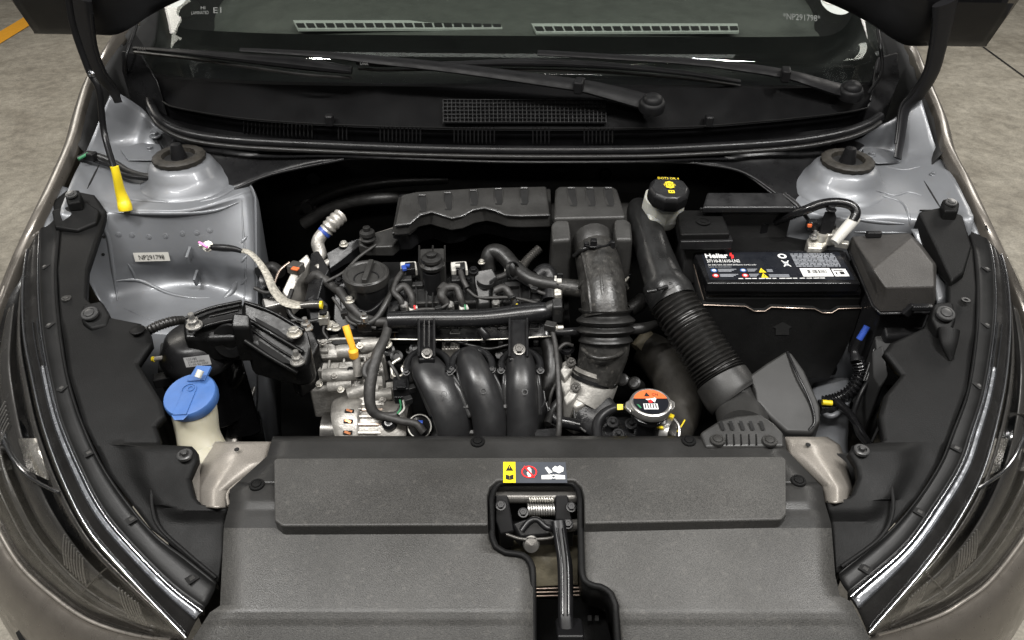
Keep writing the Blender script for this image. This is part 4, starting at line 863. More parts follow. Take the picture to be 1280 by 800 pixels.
tube('cable', [(1066, 276, .874, 6), (1070, 266, .884, 6), (1064, 257, .892, 6), (1048, 253, .894, 6), (1026, 255, .89, 6), (1008, 262, .88, 6), (985, 270, .86, 6), (960, 280, .83, 6)], 'gloss', nc, seg=14)
prism('cable_bracket', [(1030, 264, .882), (1044, 262, .884), (1046, 272, .876), (1038, 290, .85), (1026, 288, .85)], .84, 'satin', nc, bevel=.002)
inst('bolt', 'satin', nc, (1039, 262, .886), .008)
ec = thing('module_cover', 'flat black plastic lid of the control unit behind the battery', 'module cover', P(935, 275, .80))
prism('lid', [(884, 240, .892), (978, 240, .892), (995, 260, .878), (878, 260, .878)], .868, 'satin', ec, bevel=.003)
prism('body', [(888, 248, .87), (984, 248, .87), (992, 262, .866), (884, 262, .866)], .74, 'dark', ec, bevel=.003)
tube('strap_arm', [(980, 242, .888, 4), (996, 256, .878, 4), (1010, 274, .86, 3.5), (1016, 282, .85, 3.5)], 'satin', ec, flat=.5); tube('lid_lip', [P(875, 261, .874), P(998, 260.5, .874)], 'satin', ec, r=.002, seg=6)
random.seed(5)
for i in range(6):
    x = 905 + i*14; tube('wire', [(x, 266, .84, 2.6), (x+8, 272+random.uniform(-3, 3), .835, 2.6), (x+20, 280, .82, 2.6)], 'rubber', ec)
prism('sensor_block', [(946, 266, .85), (962, 262, .852), (968, 276, .845), (952, 280, .84)], .82, 'gloss', ec, bevel=.003)

# ------------------------------------------------------------------ fuse box
fb = thing('fuse_box', 'black faceted fuse box with yellow warning sticker beside the battery', 'fuse box', P(1125, 410, .68))
T_ = [P(1139, 296, .872), P(1150, 309, .868), P(1167, 331, .862), P(1168, 358, .850), P(1107, 359, .850), P(1091, 336, .862)]
S_ = [P(1064, 295, .846), P(1137, 291, .850), P(1152, 305, .85), P(1171, 331, .84), P(1170, 376, .825), P(1105, 377, .825), P(1096, 368, .826)]
v = T_ + S_ + [p + Vector((0, 0, -.02)) for p in S_]
f = [(0, 1, 2, 3, 4, 5), (0, 7, 8, 1), (1, 8, 9, 2), (2, 9, 10, 3), (3, 10, 11, 4), (4, 11, 12, 5), (5, 12, 6), (5, 6, 7, 0)] + [(6+i, 6+(i+1) % 7, 13+(i+1) % 7, 13+i) for i in range(7)] + [tuple(range(19, 12, -1))]
mk('lid', v, f, 'fuse', fb, bevel=.0035, seg=3, angle=15) if 'fuse' in MATS else None
if 'fuse' not in MATS:
    mat('fuse', (.034, .032, .030), .5, 0, .2, 14, .5, 700, speck=.35, spec=.4); mk('lid', v, f, 'fuse', fb, bevel=.003, seg=3, angle=15)
prism('base', [(1070, 300, .84), (1140, 298, .84), (1166, 332, .83), (1166, 378, .815), (1106, 379, .815), (1094, 366, .82)], .69, 'satin', fb, bevel=.003)
tube('lid_rim', [S_[i] + Vector((0, -.001, -.021)) for i in (0, 6, 5, 4, 3)], 'satin', fb, r=.0026, sub=1, seg=8)
box('latch', P(1150, 381, .822) + Vector((0, -.006, 0)), (.030, .010, .008), 'satin', fb, bevel=.002); box('latch', P(1135, 385, .815) + Vector((0, -.005, 0)), (.012, .008, .02), 'satin', fb, rot=Matrix.Rotation(R(30), 3, 'Y'), bevel=.002)
box('latch', P(1092, 293, .855), (.024, .008, .01), 'satin', fb, bevel=.002)
prism('lower_tray', [(1100, 385, .79), (1164, 384, .79), (1160, 420, .76), (1108, 422, .76)], .66, 'satin', fb, bevel=.004)
prism('tray_foot', [(1092, 402, .765), (1112, 400, .765), (1116, 436, .745), (1096, 442, .74)], .62, 'dark', fb, bevel=.003)
for k_ in range(5): tube('relay_wire', [(1098+k_*7, 414, .752, 1.8), (1094+k_*6, 432, .74, 1.8), (1088+k_*4, 452, .722, 1.8), (1080+k_*3, 476, .70, 1.8)], 'satin2', fb, seg=8)
fr = Frame(PY(1108, 399, P(1130, 384, .79).y-.002), PY(1130, 398, P(1130, 384, .79).y-.002), PY(1106, 412, P(1130, 384, .79).y-.004), .004)
fr.poly('warning_sticker', [(0, .5), (.3, .42), (.62, .5), (.5, 1), (-.05, 1)], 'yellow', fb); fr.disc('warning_dot', .52, .1, .16, 'yellow', fb); fr.poly('triangle', [(.16, .6), (.3, .9), (.05, .9)], 'print_black', fb, 1.2)
lathe('rubber_plug', [(0, 0), (.008, 0), (.008, .006), (.006, .008), (0, .008)], fr.at(.85, .85, 1), 'satin', fb, ax=(0, -.6, .8), seg=20)
fwr = thing('fuse_box_harness', 'corrugated black wire loom dropping below the fuse box', 'wire loom', P(1060, 500, .60))
tube('blue_plug', [(1084, 408, .77, 4), (1074, 424, .75, 4)], 'blue_wire', fwr); tube('wire', [(1074, 424, .75, 4), (1068, 438, .73, 4.5), (1070, 452, .72, 7)], 'satin', fwr)
tube('corrugated_loom', [(1071, 448, .72, 8), (1075, 466, .70, 9), (1066, 486, .68, 9), (1048, 498, .665, 8.5), (1030, 502, .66, 8)], 'gloss', fwr, corr=(17, .28), seg=16)
tube('wire', [(1098, 462, .72, 3), (1080, 485, .69, 3), (1068, 515, .67, 3), (1072, 540, .67, 3), (1084, 556, .68, 3)], 'satin', fwr); tube('wire', [(1046, 502, .67, 6), (1064, 520, .67, 5), (1080, 545, .67, 4), (1090, 560, .68, 4)], 'gloss', fwr)
tube('yellow_tape', [(1028, 503, .672, 3.5), (1040, 504, .672, 3.5)], 'yellow', fwr); box('connector', P(1036, 508, .66), (.03, .02, .012), 'satin', fwr)
prism('bracket', [(1090, 438, .74), (1104, 430, .75), (1110, 470, .73), (1100, 485, .71), (1092, 470, .72)], .6, 'dark', fwr)

# ------------------------------------------------------------------ brake fluid reservoir
br = thing('brake_fluid_reservoir', 'translucent white brake fluid bottle with black capped lid', 'fluid reservoir', P(828, 270, .80))
c = P(829, 258, .86); ax = Vector((.04, -.17, .98))
lathe('master_cylinder', [(0, -.12), (.024, -.12), (.024, -.02), (0, -.02)], c, 'satin', br, ax=ax, seg=20)
lathe('tank', [(0, -.030), (.028, -.030), (.033, -.022), (.035, .0), (.034, .018), (.030, .022), (.026, .030), (.026, .036), (0, .036)], c, 'tank_white', br, ax=ax, seg=12, angle=28)
prism('tank_shoulder', [(803, 250, .868), (812, 240, .874), (850, 240, .874), (856, 256, .866), (848, 272, .855), (812, 274, .855)], .838, 'tank_white', br, bevel=.006, seg=3)
cc = P(835, 243, .898); cap = lathe('cap', [(0, -.012), (.031, -.012), (.033, -.004), (.033, .008), (.030, .013), (.027, .015), (0, .0152)], cc, 'satin', br, ax=ax, seg=10, angle=28, bevel=.0015)
top = cc + ax.normalized()*.0156; u, w, a = axis_frame(ax); S1 = .022
fr = Frame(top - u*S1 + w*S1, top + u*S1 + w*S1, top - u*S1 - w*S1, .0006)
fr.disc('brake_symbol', .5, .42, .21, 'yellow', cap, 1, 8); fr.disc('symbol_ring', .5, .42, .10, 'print_black', cap, 1.6, 20, .075)
fr.poly('symbol_arc', [(.34, .3), (.37, .3), (.35, .42), (.37, .54), (.34, .54), (.32, .42)], 'print_black', cap, 1.6); fr.poly('symbol_arc', [(.66, .3), (.63, .3), (.65, .42), (.63, .54), (.66, .54), (.68, .42)], 'print_black', cap, 1.6)
fr.quad('book_symbol', .40, .74, .62, .90, 'yellow', cap); fr.quads('book_lines', [(.44, .79, .49, .85), (.53, .79, .58, .85)], 'print_black', cap, 1.6)
fr.text('DOT3 OR 4', .12, .00, .88, .12, 'yellow', cap)

# ------------------------------------------------------------------ air filter housing
ab = thing('air_filter_housing', 'black ribbed plastic air filter box at the back of the engine', 'air filter box', P(640, 300, .75))
zt = lambda y: itp(y, [(232, .872), (283, .855)])
lt = [(501, 243), (520, 239), (600, 234), (683, 232), (687, 268), (650, 269), (632, 268), (618, 262), (605, 259), (590, 262), (578, 269), (565, 272), (552, 268), (540, 264), (525, 268), (512, 279), (494, 281)]
prism('resonator_top', [(x, y, zt(y)) for x, y in lt], .835, 'airbox', ab, bevel=.004, seg=3, taper=.004)
lt2 = [(498, 246), (600, 238), (688, 236), (690, 279), (650, 280), (618, 272), (605, 270), (590, 273), (578, 280), (560, 283), (540, 276), (525, 280), (512, 290), (490, 291)]
prism('resonator_flange', [(x, y, .838) for x, y in lt2], .832, 'airbox', ab, bevel=.0015)
prism('resonator_base', [(x, y-4, .832) for x, y in lt2], .79, 'satin', ab, bevel=.004)
prism('mount_ear', [(448, 296, .815), (470, 290, .818), (498, 282, .822), (500, 296, .815), (490, 308, .81), (458, 309, .808), (448, 306, .808)], .79, 'airbox', ab, bevel=.003)
gm = lathe('grommet', [(0, 0), (.013, 0), (.014, .004), (.010, .006), (.010, .009), (.013, .011), (.012, .016), (.006, .018), (.006, .024), (0, .025)], P(460, 300, .816), 'rubber', ab, seg=24)
prism('filter_top', [(x, y, itp(y, [(232, .876), (272, .862)])) for x, y in [(694, 236), (698, 232), (766, 232), (772, 236), (783, 271), (692, 273)]], .80, 'airbox', ab, bevel=.005, seg=3)
# front body with a U-shaped notch for the outlet
fbx = [(690, 277), (697, 273), (712, 273), (713, 300), (716, 308), (768, 306), (770, 298), (768, 272), (784, 271), (790, 277), (791, 300), (690, 300)]
for L_, nm in (([(689, 279), (695, 274), (711, 274), (713, 286), (714, 300), (690, 302)], 'shoulder'), ([(768, 273), (782, 272), (789, 277), (791, 300), (770, 300), (768, 286)], 'shoulder')):
    prism(nm, [(x, y, itp(y, [(270, .862), (302, .842)])) for x, y in L_], .745, 'airbox', ab, bevel=.005, seg=3, taper=.003)
prism('front_body', [(690, 300, .815), (791, 298, .815), (792, 306, .81), (689, 308, .81)], .735, 'airbox', ab, bevel=.005, seg=3, taper=.003)
prism('lower_body', [(688, 312, .79), (793, 308, .79), (800, 240, .79), (686, 240, .79)], .70, 'airbox', ab, bevel=.006)
zslot = lambda y: itp(y, [(232, .872), (283, .855)])
def slot(x, y0, y1, zz, lean):
    q = [P(x-5.2, y0+2, zz(y0)), P(x-3, y0, zz(y0)), P(x+3, y0, zz(y0)), P(x+5.2, y0+2, zz(y0)), P(x+6+lean, y1-3, zz(y1)), P(x+4+lean, y1, zz(y1)), P(x-3.5+lean, y1, zz(y1)), P(x-5.4+lean, y1-3, zz(y1))]
    q = [p + Vector((0, 0, .0007)) for p in q]; sl = mk('slot', q, [tuple(range(8))], 'void', ab, smooth=False)
    tube('slot_edge', [p + Vector((0, 0, .0004)) for p in (q[7], q[0], q[1], q[2], q[3], q[4])], 'airbox', sl, r=.0007, sub=1, seg=6)
    tube('slot_end', [q[0].lerp(q[1], .5) + Vector((0, 0, .0005)), q[2].lerp(q[3], .5) + Vector((0, 0, .0005))], 'edge_gloss', sl, r=.0024, seg=10)
for x, y0, y1 in ((528, 244, 265), (560, 241, 263), (592, 238, 257), (623, 236, 256), (655, 235, 256)): slot(x, y0, y1, zt, 0)
for x in (714, 737, 760): slot(x, 235, 258, lambda y: itp(y, [(232, .876), (272, .862)]), 2.5)
tube('top_edge_line', [P(x, y+1, zt(y)-.0004) for x, y in lt[4:]], 'edge_gloss', ab, r=.0018, sub=1, seg=10)
tube('flange_line', [P(x, y+.5, .8375) for x, y in lt2[3:]], 'edge_gloss', ab, r=.0010, sub=1, seg=8)
for q in ((701, 345, .76), (782, 340, .76)): box('clip', P(*q) + Vector((0, -.012, 0)), (.016, .01, .014), 'satin', ab, bevel=.002)
tube('outlet_port', [(740, 281, .826, 20), (740, 288, .824, 25), (741, 302, .816, 26), (743, 316, .804, 26)], 'airbox', ab, seg=28)

# ------------------------------------------------------------------ intake hose
ih = thing('intake_hose', 'moulded black rubber intake hose running forward from the air filter box', 'intake hose', P(755, 440, .70))
HP = [(743, 312, .808, 26), (746, 322, .806, 27), (752, 350, .798, 28.5), (755, 376, .782, 28.5), (757, 396, .765, 29)]
tube('body', HP, 'dusty_rubber', ih, seg=32, sub=8)
for dx in (-18, -2, 16): tube('rib', [(q[0]+dx, q[1]-3-(10-abs(dx)*.45), q[2]+.030-abs(dx)*.0006, 2.4) for q in HP[1:]], 'dusty_rubber', ih, seg=8)
tube('hoop', [(754+30*math.cos(t), 362-16*math.sin(t), .79+.028*math.sin(t), 2.6) for t in [R(a_) for a_ in range(5, 180, 12)]], 'dusty_rubber', ih, seg=8)
tube('bellows', [(757, 386, .772, 34), (757, 400, .757, 37), (757, 412, .744, 37), (757, 426, .729, 34)], 'rubber', ih, seg=32, corr=(3, .17))
tube('clamp_band', [(744, 308, .838, 3), (728, 312, .832, 3), (718, 320, .815, 3)], 'satin2', ih, seg=8); tube('clamp_band', [(744, 308, .838, 3), (760, 311, .832, 3), (771, 320, .815, 3)], 'satin2', ih, seg=8)
tube('lower_sleeve', [(757, 420, .732, 31), (755, 438, .712, 31), (750, 458, .69, 29), (744, 474, .672, 28)], 'dusty_rubber', ih, seg=28)
tube('sleeve_hoop', [(728, 436, .728, 3), (736, 444, .733, 3), (752, 448, .735, 3), (772, 444, .731, 3), (782, 436, .724, 3)], 'dusty_rubber', ih, seg=8)
c = P(743, 312, .808); ax_ = (P(746, 322, .808)-P(742, 300, .815)).normalized()
lathe('hose_clamp', [(.0295, -.004), (.0315, -.004), (.0315, .004), (.0295, .004)], c, 'satin', ih, ax=ax_, seg=40)
box('clamp_lock', P(742, 304, .846), (.010, .010, .014), 'satin', ih); tube('clamp_wire', [(732, 307, .840, 1.6), (742, 309, .842, 1.6), (758, 307, .838, 1.6), (764, 302, .836, 2)], 'latch', ih, seg=8); box('clamp_lock', P(733, 306, .84), (.008, .006, .010), 'satin', ih); box('clamp_lock', P(766, 306, .838), (.006, .006, .012), 'satin', ih)
c = P(742, 470, .677); ax2 = (P(744, 474, .672)-P(755, 438, .712)).normalized()
for d_ in (-.006, .006): lathe('hose_clamp', [(.0325, -.003), (.0345, -.003), (.0345, .003), (.0325, .003)], c + ax2*d_, 'alu2' if d_ < 0 else 'satin', ih, ax=ax2, seg=44)
box('clamp_lock', P(748, 478, .682), (.02, .012, .01), 'satin', ih, rot=rz(-25)); tube('clamp_screw', [P(740, 476, .684), P(768, 482, .676)], 'latch', ih, r=.004, seg=10)
# breather hose with white spring clamp
bh = thing('breather_hose', 'curved black breather hose with a white clamp, from valve cover to intake hose', 'hose', P(612, 335, .77))
tube('hose', [(611, 338, .772, 9), (610, 324, .79, 9.5), (615, 315, .80, 10), (628, 318, .80, 10.5), (645, 336, .79, 10), (665, 350, .785, 9.5), (690, 356, .782, 9.5), (706, 358, .78, 9)], 'rubber', bh, seg=18)
tube('port', [(698, 358, .78, 11), (726, 362, .777, 12)], 'dusty_rubber', bh, seg=18)
p = P(696, 355, .782); lathe('white_clamp', [(.0115, -.004), (.013, -.004), (.013, .004), (.0115, .004)], p, 'white', bh, ax=(1, -.1, 0), seg=24); box('clamp_ear', p + Vector((.003, -.008, .012)), (.008, .012, .005), 'white', bh); box('clamp_ear', p + Vector((.004, -.004, .018)), (.010, .004, .010), 'satin', bh)
ch = thing('corrugated_loom', 'short ribbed grey wire loom behind the breather hose', 'wire loom', P(655, 330, .78))
tube('loom', [(652, 335, .782, 6), (660, 324, .79, 6), (674, 311, .80, 6)], 'lamp_grey', ch, corr=(13, .25), seg=14)

# ------------------------------------------------------------------ fresh air duct: smooth pipe, corrugated hose, snorkel, resonator
du = thing('fresh_air_duct', 'long black air duct with corrugated hose running to the front snorkel', 'air duct', P(870, 450, .70))
tube('smooth_pipe', [(797, 258, .832, 12), (801, 268, .834, 18), (808, 288, .827, 20.5), (819, 320, .812, 22.5), (828, 346, .801, 24.5), (834, 364, .794, 26.5)], 'satin2', du, seg=30)
tube('collar', [(828, 354, .80, 27), (833, 362, .796, 29), (838, 370, .79, 30), (842, 378, .785, 29)], 'satin2', du, seg=32)
for k in (-1, 0, 1): tube('collar_lug', [(822+k*14, 362-abs(k)*2+k*-5, .822, 2.5), (834+k*14, 358+k*-5, .822, 2.5)], 'satin2', du, seg=8)
mat('rubber2', (.010, .0096, .009), .36, 0, .3, 60, .2, 250)
tube('corrugated_hose', [(838, 372, .787, 30), (858, 404, .765, 30.5), (880, 438, .742, 31), (898, 466, .722, 32), (908, 482, .712, 32)], 'rubber2', du, seg=36, corr=(25, .12))
mat('snork', (.020, .0197, .019), .42, 0, .3, 14, .1, 500, speck=.2, spec=.4)
tube('cuff', [(902, 474, .718, 34), (908, 484, .712, 35), (914, 494, .706, 35), (918, 499, .703, 33)], 'snork', du, seg=36)
tube('snorkel', [(914, 490, .708, 30), (922, 506, .70, 30), (928, 522, .70, 32), (930, 536, .71, 30)], 'snork', du, seg=32, flat=.85)
prism('snorkel_mouth', [(875, 540, .752), (900, 524, .758), (920, 519, .76), (950, 516, .76), (968, 528, .757), (980, 541, .752), (981, 558, .7485), (882, 559, .7485)], .735, 'snork', du, bevel=.004, seg=3)
for x in (902, 914, 927, 939, 952)[:5]:
    sl = [P(x-3.6, 527, .7595), P(x+.6, 527, .7595), P(x+4.5, 538, .755), P(x+.2, 538, .755)]; mk('vent_slot', [p + Vector((0, 0, .0012)) for p in sl], [(0, 1, 2, 3)], 'void', du, smooth=False)
for x in (908, 917, 926, 936, 945): tube('mouth_rib', [P(x, 543, .7525), P(x+1, 556, .7505)], 'side_plastic', du, r=.0009, seg=6)
for q in ((897, 550), (962, 551)): inst('clip', 'airbox', du, (*q, .7515), .0098)
bxp = [(937, 468, .742), (958, 453, .748), (982, 438, .752), (990, 440, .752), (1006, 462, .742), (1022, 498, .724), (1026, 508, .72), (1026, 526, .712), (1016, 541, .705), (984, 540, .705), (962, 520, .715), (946, 502, .726), (944, 488, .733)]
mat('box_grey', (.017, .0168, .0162), .42, 0, .3, 10, .06, 500, speck=.12, spec=.35)
prism('resonator_box', bxp, .63, 'box_grey', du, bevel=.009, seg=4)
tube('resonator_seam', [P(q[0]-k_, q[1]+j_, q[2]+.001) for q, k_, j_ in ((bxp[2], -2, 2), (bxp[4], 9, 6), (bxp[5], 9, 4), (bxp[7], 8, 0), (bxp[8], 5, -3))], 'satin', du, r=.0018, sub=6, seg=8)
# ------------------------------------------------------------------ engine
en = thing('engine', 'small black and aluminium engine with plastic intake runners in the bay', 'engine', P(570, 480, .40))
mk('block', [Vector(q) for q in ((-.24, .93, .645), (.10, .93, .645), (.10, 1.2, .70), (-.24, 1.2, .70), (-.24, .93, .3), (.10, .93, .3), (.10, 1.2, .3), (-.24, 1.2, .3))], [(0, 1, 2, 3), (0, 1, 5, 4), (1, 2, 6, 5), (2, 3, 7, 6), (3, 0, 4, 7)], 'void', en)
# valve cover
vc = prism('valve_cover', [(498, 350, .765), (520, 344, .768), (690, 342, .768), (702, 350, .765), (704, 372, .755), (690, 376, .753), (500, 380, .753)], .68, 'satin2', en, bevel=.006, seg=3)
prism('cover_step', [(480, 372, .745), (704, 366, .745), (706, 388, .738), (484, 398, .736)], .68, 'satin2', en, bevel=.004)
tube('cover_highlight', [P(500, 380, .7515), P(700, 373, .7515)], 'airbox', vc, r=.0025, seg=8); tube('cover_highlight', [P(498, 391, .7415), P(704, 383, .7415)], 'airbox', vc, r=.0018, seg=8)  # paler beads stand in for the cover's horizontal highlights
for x in (533, 541, 549, 580, 628): tube('cover_rib', [P(x, 352, .770), P(x, 377, .757), P(x, 390, .742)], 'satin2', vc, r=.0016, sub=1, seg=6)
prism('coil_tower', [(592, 338, .80), (616, 334, .802), (622, 346, .796), (614, 352, .792), (613, 380, .76), (597, 382, .76), (594, 352, .792)], .70, 'satin2', en, bevel=.004, seg=3)
inst('bolt', 'latch', en, (592, 339, .803), .0082); inst('bolt', 'zinc', en, (602, 328, .79), .006)
# oil filler housing and cap
c = P(458, 350, .79)
lathe('filler_neck', [(0, -.09), (.026, -.09), (.028, -.05), (.0335, -.01), (.034, 0), (0, 0)], c, 'satin', en, seg=36, angle=50)
oc = lathe('oil_cap', [(0, -.004), (.0355, -.004), (.0365, .002), (.0365, .010), (.034, .0125), (.030, .0125), (.028, .0105), (0, .0105)], P(458, 348, .793), 'airbox', en, seg=40)
box('cap_handle', P(460, 340, .8075), (.0085, .058, .012), 'airbox', oc, rot=rz(-3), bevel=.002); lathe('cap_ring', [(.018, 0), (.020, 0), (.020, .0012), (.018, .0012)], P(458, 348, .8035), 'satin', oc, seg=36)
sheet('filler_skirt', [[P(422, 392, .735), P(428, 380, .75), P(434, 352, .775)], [P(440, 402, .73), P(446, 396, .745), P(440, 380, .765)], [P(456, 406, .728), P(460, 400, .742), P(460, 390, .76)], [P(476, 400, .732), P(478, 388, .75), P(480, 374, .766)], [P(492, 376, .742), P(494, 362, .76), P(492, 350, .772)]], 'satin', en, sub=5, thick=.004)
prism('cover_wing', [(418, 362, .77), (432, 342, .778), (440, 400, .74), (486, 400, .736), (488, 412, .728), (424, 414, .728), (416, 400, .735)], .68, 'satin', en, bevel=.004)
prism('cover_front', [(486, 352, .772), (504, 345, .775), (508, 372, .755), (492, 394, .74), (480, 404, .732)], .68, 'satin', en, bevel=.005)
for q in ((420, 410, .735), (437, 376, .77)): inst('bolt', 'zinc', en, q, .008)
# breather post with rubber grommet between air box mounts
prism('mount_post', [(524, 310, .81), (556, 309, .81), (557, 332, .80), (524, 332, .80)], .76, 'airbox', en, bevel=.004)
for x in (524, 541, 556): tube('post_fin', [P(x, 307, .828), P(x, 328, .80)], 'airbox', en, r=.0016, seg=6)
gp = lathe('grommet', [(0, -.03), (.010, -.03), (.012, -.006), (.018, -.004), (.019, .002), (.014, .005), (.014, .008), (.017, .010), (.016, .014), (.008, .016), (.008, .021), (.004, .022), (0, .022)], P(540, 331, .805), 'rubber', en, seg=28, angle=50)
lathe('grommet_neck', [(0, -.05), (.014, -.05), (.014, -.004), (0, -.004)], P(539, 336, .80), 'satin', en, seg=24)
# coil connectors
def connector(x, y, z, wires, path):
    c_ = prism('coil_connector', [(x-10, y-5, z), (x+10, y-6, z), (x+12, y+5, z-.004), (x-9, y+6, z-.004)], z-.016, 'white', en, bevel=.002)
    prism('connector_face', [(x-4, y-4, z+.002), (x+8, y-5, z+.002), (x+9, y+4, z-.001), (x-3, y+5, z-.001)], z-.014, 'gloss', c_, bevel=.001)
    box('locking_tab', P(x-1, y, z+.003), (.008, .006, .003), wires, c_, bevel=0)
    tube('coil_lead', path, 'tape', en, seg=10)
connector(510, 332, .795, 'blue_wire', [(506, 336, .79, 3.5), (496, 350, .785, 3.6), (492, 364, .778, 3.8), (500, 374, .77, 4), (505, 386, .755, 4.5)])
box('blue_wire_end', P(505, 335, .797), (.007, .012, .005), 'blue_wire', en, rot=rz(20), bevel=.001)
connector(573, 332, .795, 'white', [(575, 337, .79, 3.5), (579, 350, .785, 3.5), (584, 360, .778, 3.5)])
connector(640, 331, .79, 'yellow', [(640, 336, .785, 3), (630, 344, .782, 3.5), (618, 350, .78, 4), (618, 366, .77, 4.2), (621, 382, .757, 4.5)])
for P_ in ([(492, 366, .775, 4), (505, 358, .78, 5), (514, 370, .772, 4.5), (516, 386, .755, 4)], [(550, 364, .778, 6), (556, 358, .78, 6), (552, 370, .775, 6), (560, 382, .76, 5)], [(556, 360, .78, 5), (570, 360, .78, 5), (576, 374, .768, 4.5), (580, 386, .752, 4)], [(618, 364, .776, 5), (630, 360, .78, 5), (640, 372, .77, 4.5), (646, 386, .752, 4)]):
    tube('injector_lead', P_, 'tape', en, seg=10)
# fuel rail with injectors
mat('rail', (.008, .008, .0085), .27, 0, .2, 30, 0, 300, spec=.6, rvary=.03)
rail = tube('fuel_rail', [(486, 400, .752, 11), (530, 399, .754, 12), (600, 398, .754, 12), (650, 393, .756, 13.5), (676, 390, .757, 13), (690, 386, .757, 9)], 'rail', en, seg=20, sub=8, flat=.95)
sheet('rail_face', [[P(486, 402, .745), P(560, 402, .745), P(640, 398, .746), P(690, 392, .745)], [P(486, 418, .728), P(560, 420, .726), P(640, 418, .726), P(690, 412, .728)], [P(486, 424, .722), P(560, 425, .720), P(640, 424, .720), P(692, 420, .722)]], 'gloss', en, sub=5, thick=.004)
tube('rail_seam', [P(486, 424, .7235), P(600, 425, .722), P(692, 420, .7235)], 'zinc', en, r=.0012, sub=2, seg=6)
for q in ((506, 386, .752), (563, 386, .752), (620, 383, .752)):
    inj = lathe('injector', [(0, -.02), (.0062, -.02), (.0062, -.002), (.0055, -.001), (.0066, 0), (.0066, .012), (.005, .014), (0, .014)], P(*q), 'steel', en, ax=(0, -.3, 1), seg=20)
for q, m_ in (((517, 388, .752), 'red'), ((580, 387, .752), 'green'), ((645, 386, .752), 'yellow')):
    b_ = box('injector_plug', P(*q), (.014, .012, .012), 'white', en, rot=rz(15), bevel=.002); tube('wire_pair', [P(q[0]+1, q[1]-6, q[2]+.012), P(q[0]+2, q[1], q[2]+.008)], m_, b_, r=.0016, seg=6)
for x, w_, t_ in ((533, 10.5, .757), (648, 12, .76)):
    bk = prism('rail_bracket', [(x-w_, 399, t_), (x+w_, 398, t_), (x+w_, 441, .741), (x+w_, 449, .737), (x-w_, 450, .737), (x-w_, 440, .741)], .715, 'satin', en, bevel=.003)
    for s_ in (-1, 1): tube('bracket_edge', [P(x+s_*(w_-1), 398, t_+.005), P(x+s_*(w_-1), 420, .7535), P(x+s_*(w_-1), 446, .742)], 'satin', bk, r=.0022, sub=2, seg=8)
    if x < 600:
        for s_ in (-3, 3): tube('bracket_rib', [P(x+s_, 400, t_+.005), P(x+s_, 434, .7475)], 'gloss', bk, r=.0014, seg=6)
    inst('bolt', 'lamp_grey', bk, (x+1, 442 if x < 600 else 437, .7425 if x < 600 else .7445), .0085 if x < 600 else .0095, (0, -.5, .9))
for x, y in ((492, 411), (569, 413), (628, 408), (668, 407)):
    q = [P(x-6, y-5, .740), P(x-6, y+3, .7335), P(x+6, y+3, .7335), P(x+6, y-5, .740)]; tube('rail_clip', [p_ + Vector((0, -.0035, .001)) for p_ in q], 'airbox', en, r=.001, sub=1, seg=6)
tube('rail_nipple', [(600, 411, .742, 5), (606, 418, .735, 5.5), (608, 422, .73, 5.5)], 'satin', en)
tube('rail_stub', [(676, 392, .757, 7), (690, 383, .765, 8), (700, 380, .767, 6)], 'rubber', en)
lathe('pressure_fitting', [(0, 0), (.006, 0), (.006, .01), (.004, .012), (.004, .02), (0, .021)], P(688, 410, .745), 'zinc', en, ax=(1, -.1, .1), seg=14)
# intake runners
RUN = [[(527, 450, .715, 17), (535, 461, .716, 21), (551, 488, .70, 24), (565, 522, .67, 24), (570, 552, .635, 23), (570, 580, .60, 22)],
       [(586, 446, .715, 15), (590, 458, .718, 19), (600, 484, .703, 22), (611, 520, .67, 22), (613, 552, .635, 21), (612, 580, .60, 20)],
       [(650, 447, .715, 15), (651, 459, .718, 18.5), (652, 485, .703, 20.5), (653, 520, .67, 20.5), (651, 552, .635, 20), (648, 580, .60, 19)]]
for k, A in enumerate(RUN):
    rn = tube('intake_runner', A, 'runner', en, seg=28, sub=8) if 'runner' in MATS else None
    if rn is None:
        mat('runner', (.013, .013, .0135), .38, 0, .25, 25, .12, 400); rn = tube('intake_runner', A, 'runner', en, seg=28, sub=8, flat=.6)
    x, y, z, r_ = A[1]
    fl = [P(x + (r_+6)*math.cos(t), y - 2 - (r_+1)*math.sin(t), z + .006) for t in [R(a_) for a_ in range(-15, 196, 14)]]
    tube('runner_flange', fl, 'satin', rn, r=.0055, sub=2, seg=10, flat=.7)
    m_ = A[2]; lathe('mould_mark', [(.0035, 0), (.0045, 0), (.0045, .0008), (.0035, .0008)], P(m_[0]+4, m_[1]+5, m_[2]+.0145), 'satin', rn, ax=(.2, -.55, .8), seg=18)
    for s_ in (-1, 1): tube('side_rib', [(q[0]+s_*(q[3]+2), q[1]-2, q[2]+.002, 2.4) for q in A[1:4]], 'runner', rn, seg=8)
for a_, b_, y in ((568, 596, 508), (616, 645, 508), (578, 602, 540), (620, 642, 540)):
    yy = (y-508)*.0011
    prism('web', [(a_, y-3, .688-yy), (b_, y-3, .688-yy), ((a_+b_)/2+5, y+2, .685-yy), ((a_+b_)/2-5, y+2, .685-yy)], .672-yy, 'airbox', en, bevel=.001)
prism('plenum', [(500, 520, .63), (700, 515, .63), (705, 600, .60), (500, 600, .60)], .5, 'runner', en, bevel=.01)
for q in ((512, 438, .69), (624, 444, .69), (630, 460, .685)): lathe('stud_hole', [(0, 0), (.006, 0), (.006, .002), (.0035, .002), (.0035, .0003), (0, .0003)], P(*q), 'satin', en, ax=(0, -.6, .8), seg=16)
bx_ = prism('finned_housing', [(552, 427, .705), (574, 426, .705), (575, 436, .70), (552, 437, .70)], .68, 'alu2', en, bevel=.002)
for i in range(5): box('fin', P(556+i*4, 432, .7045), (.0012, .014, .004), 'alu', bx_, bevel=0)
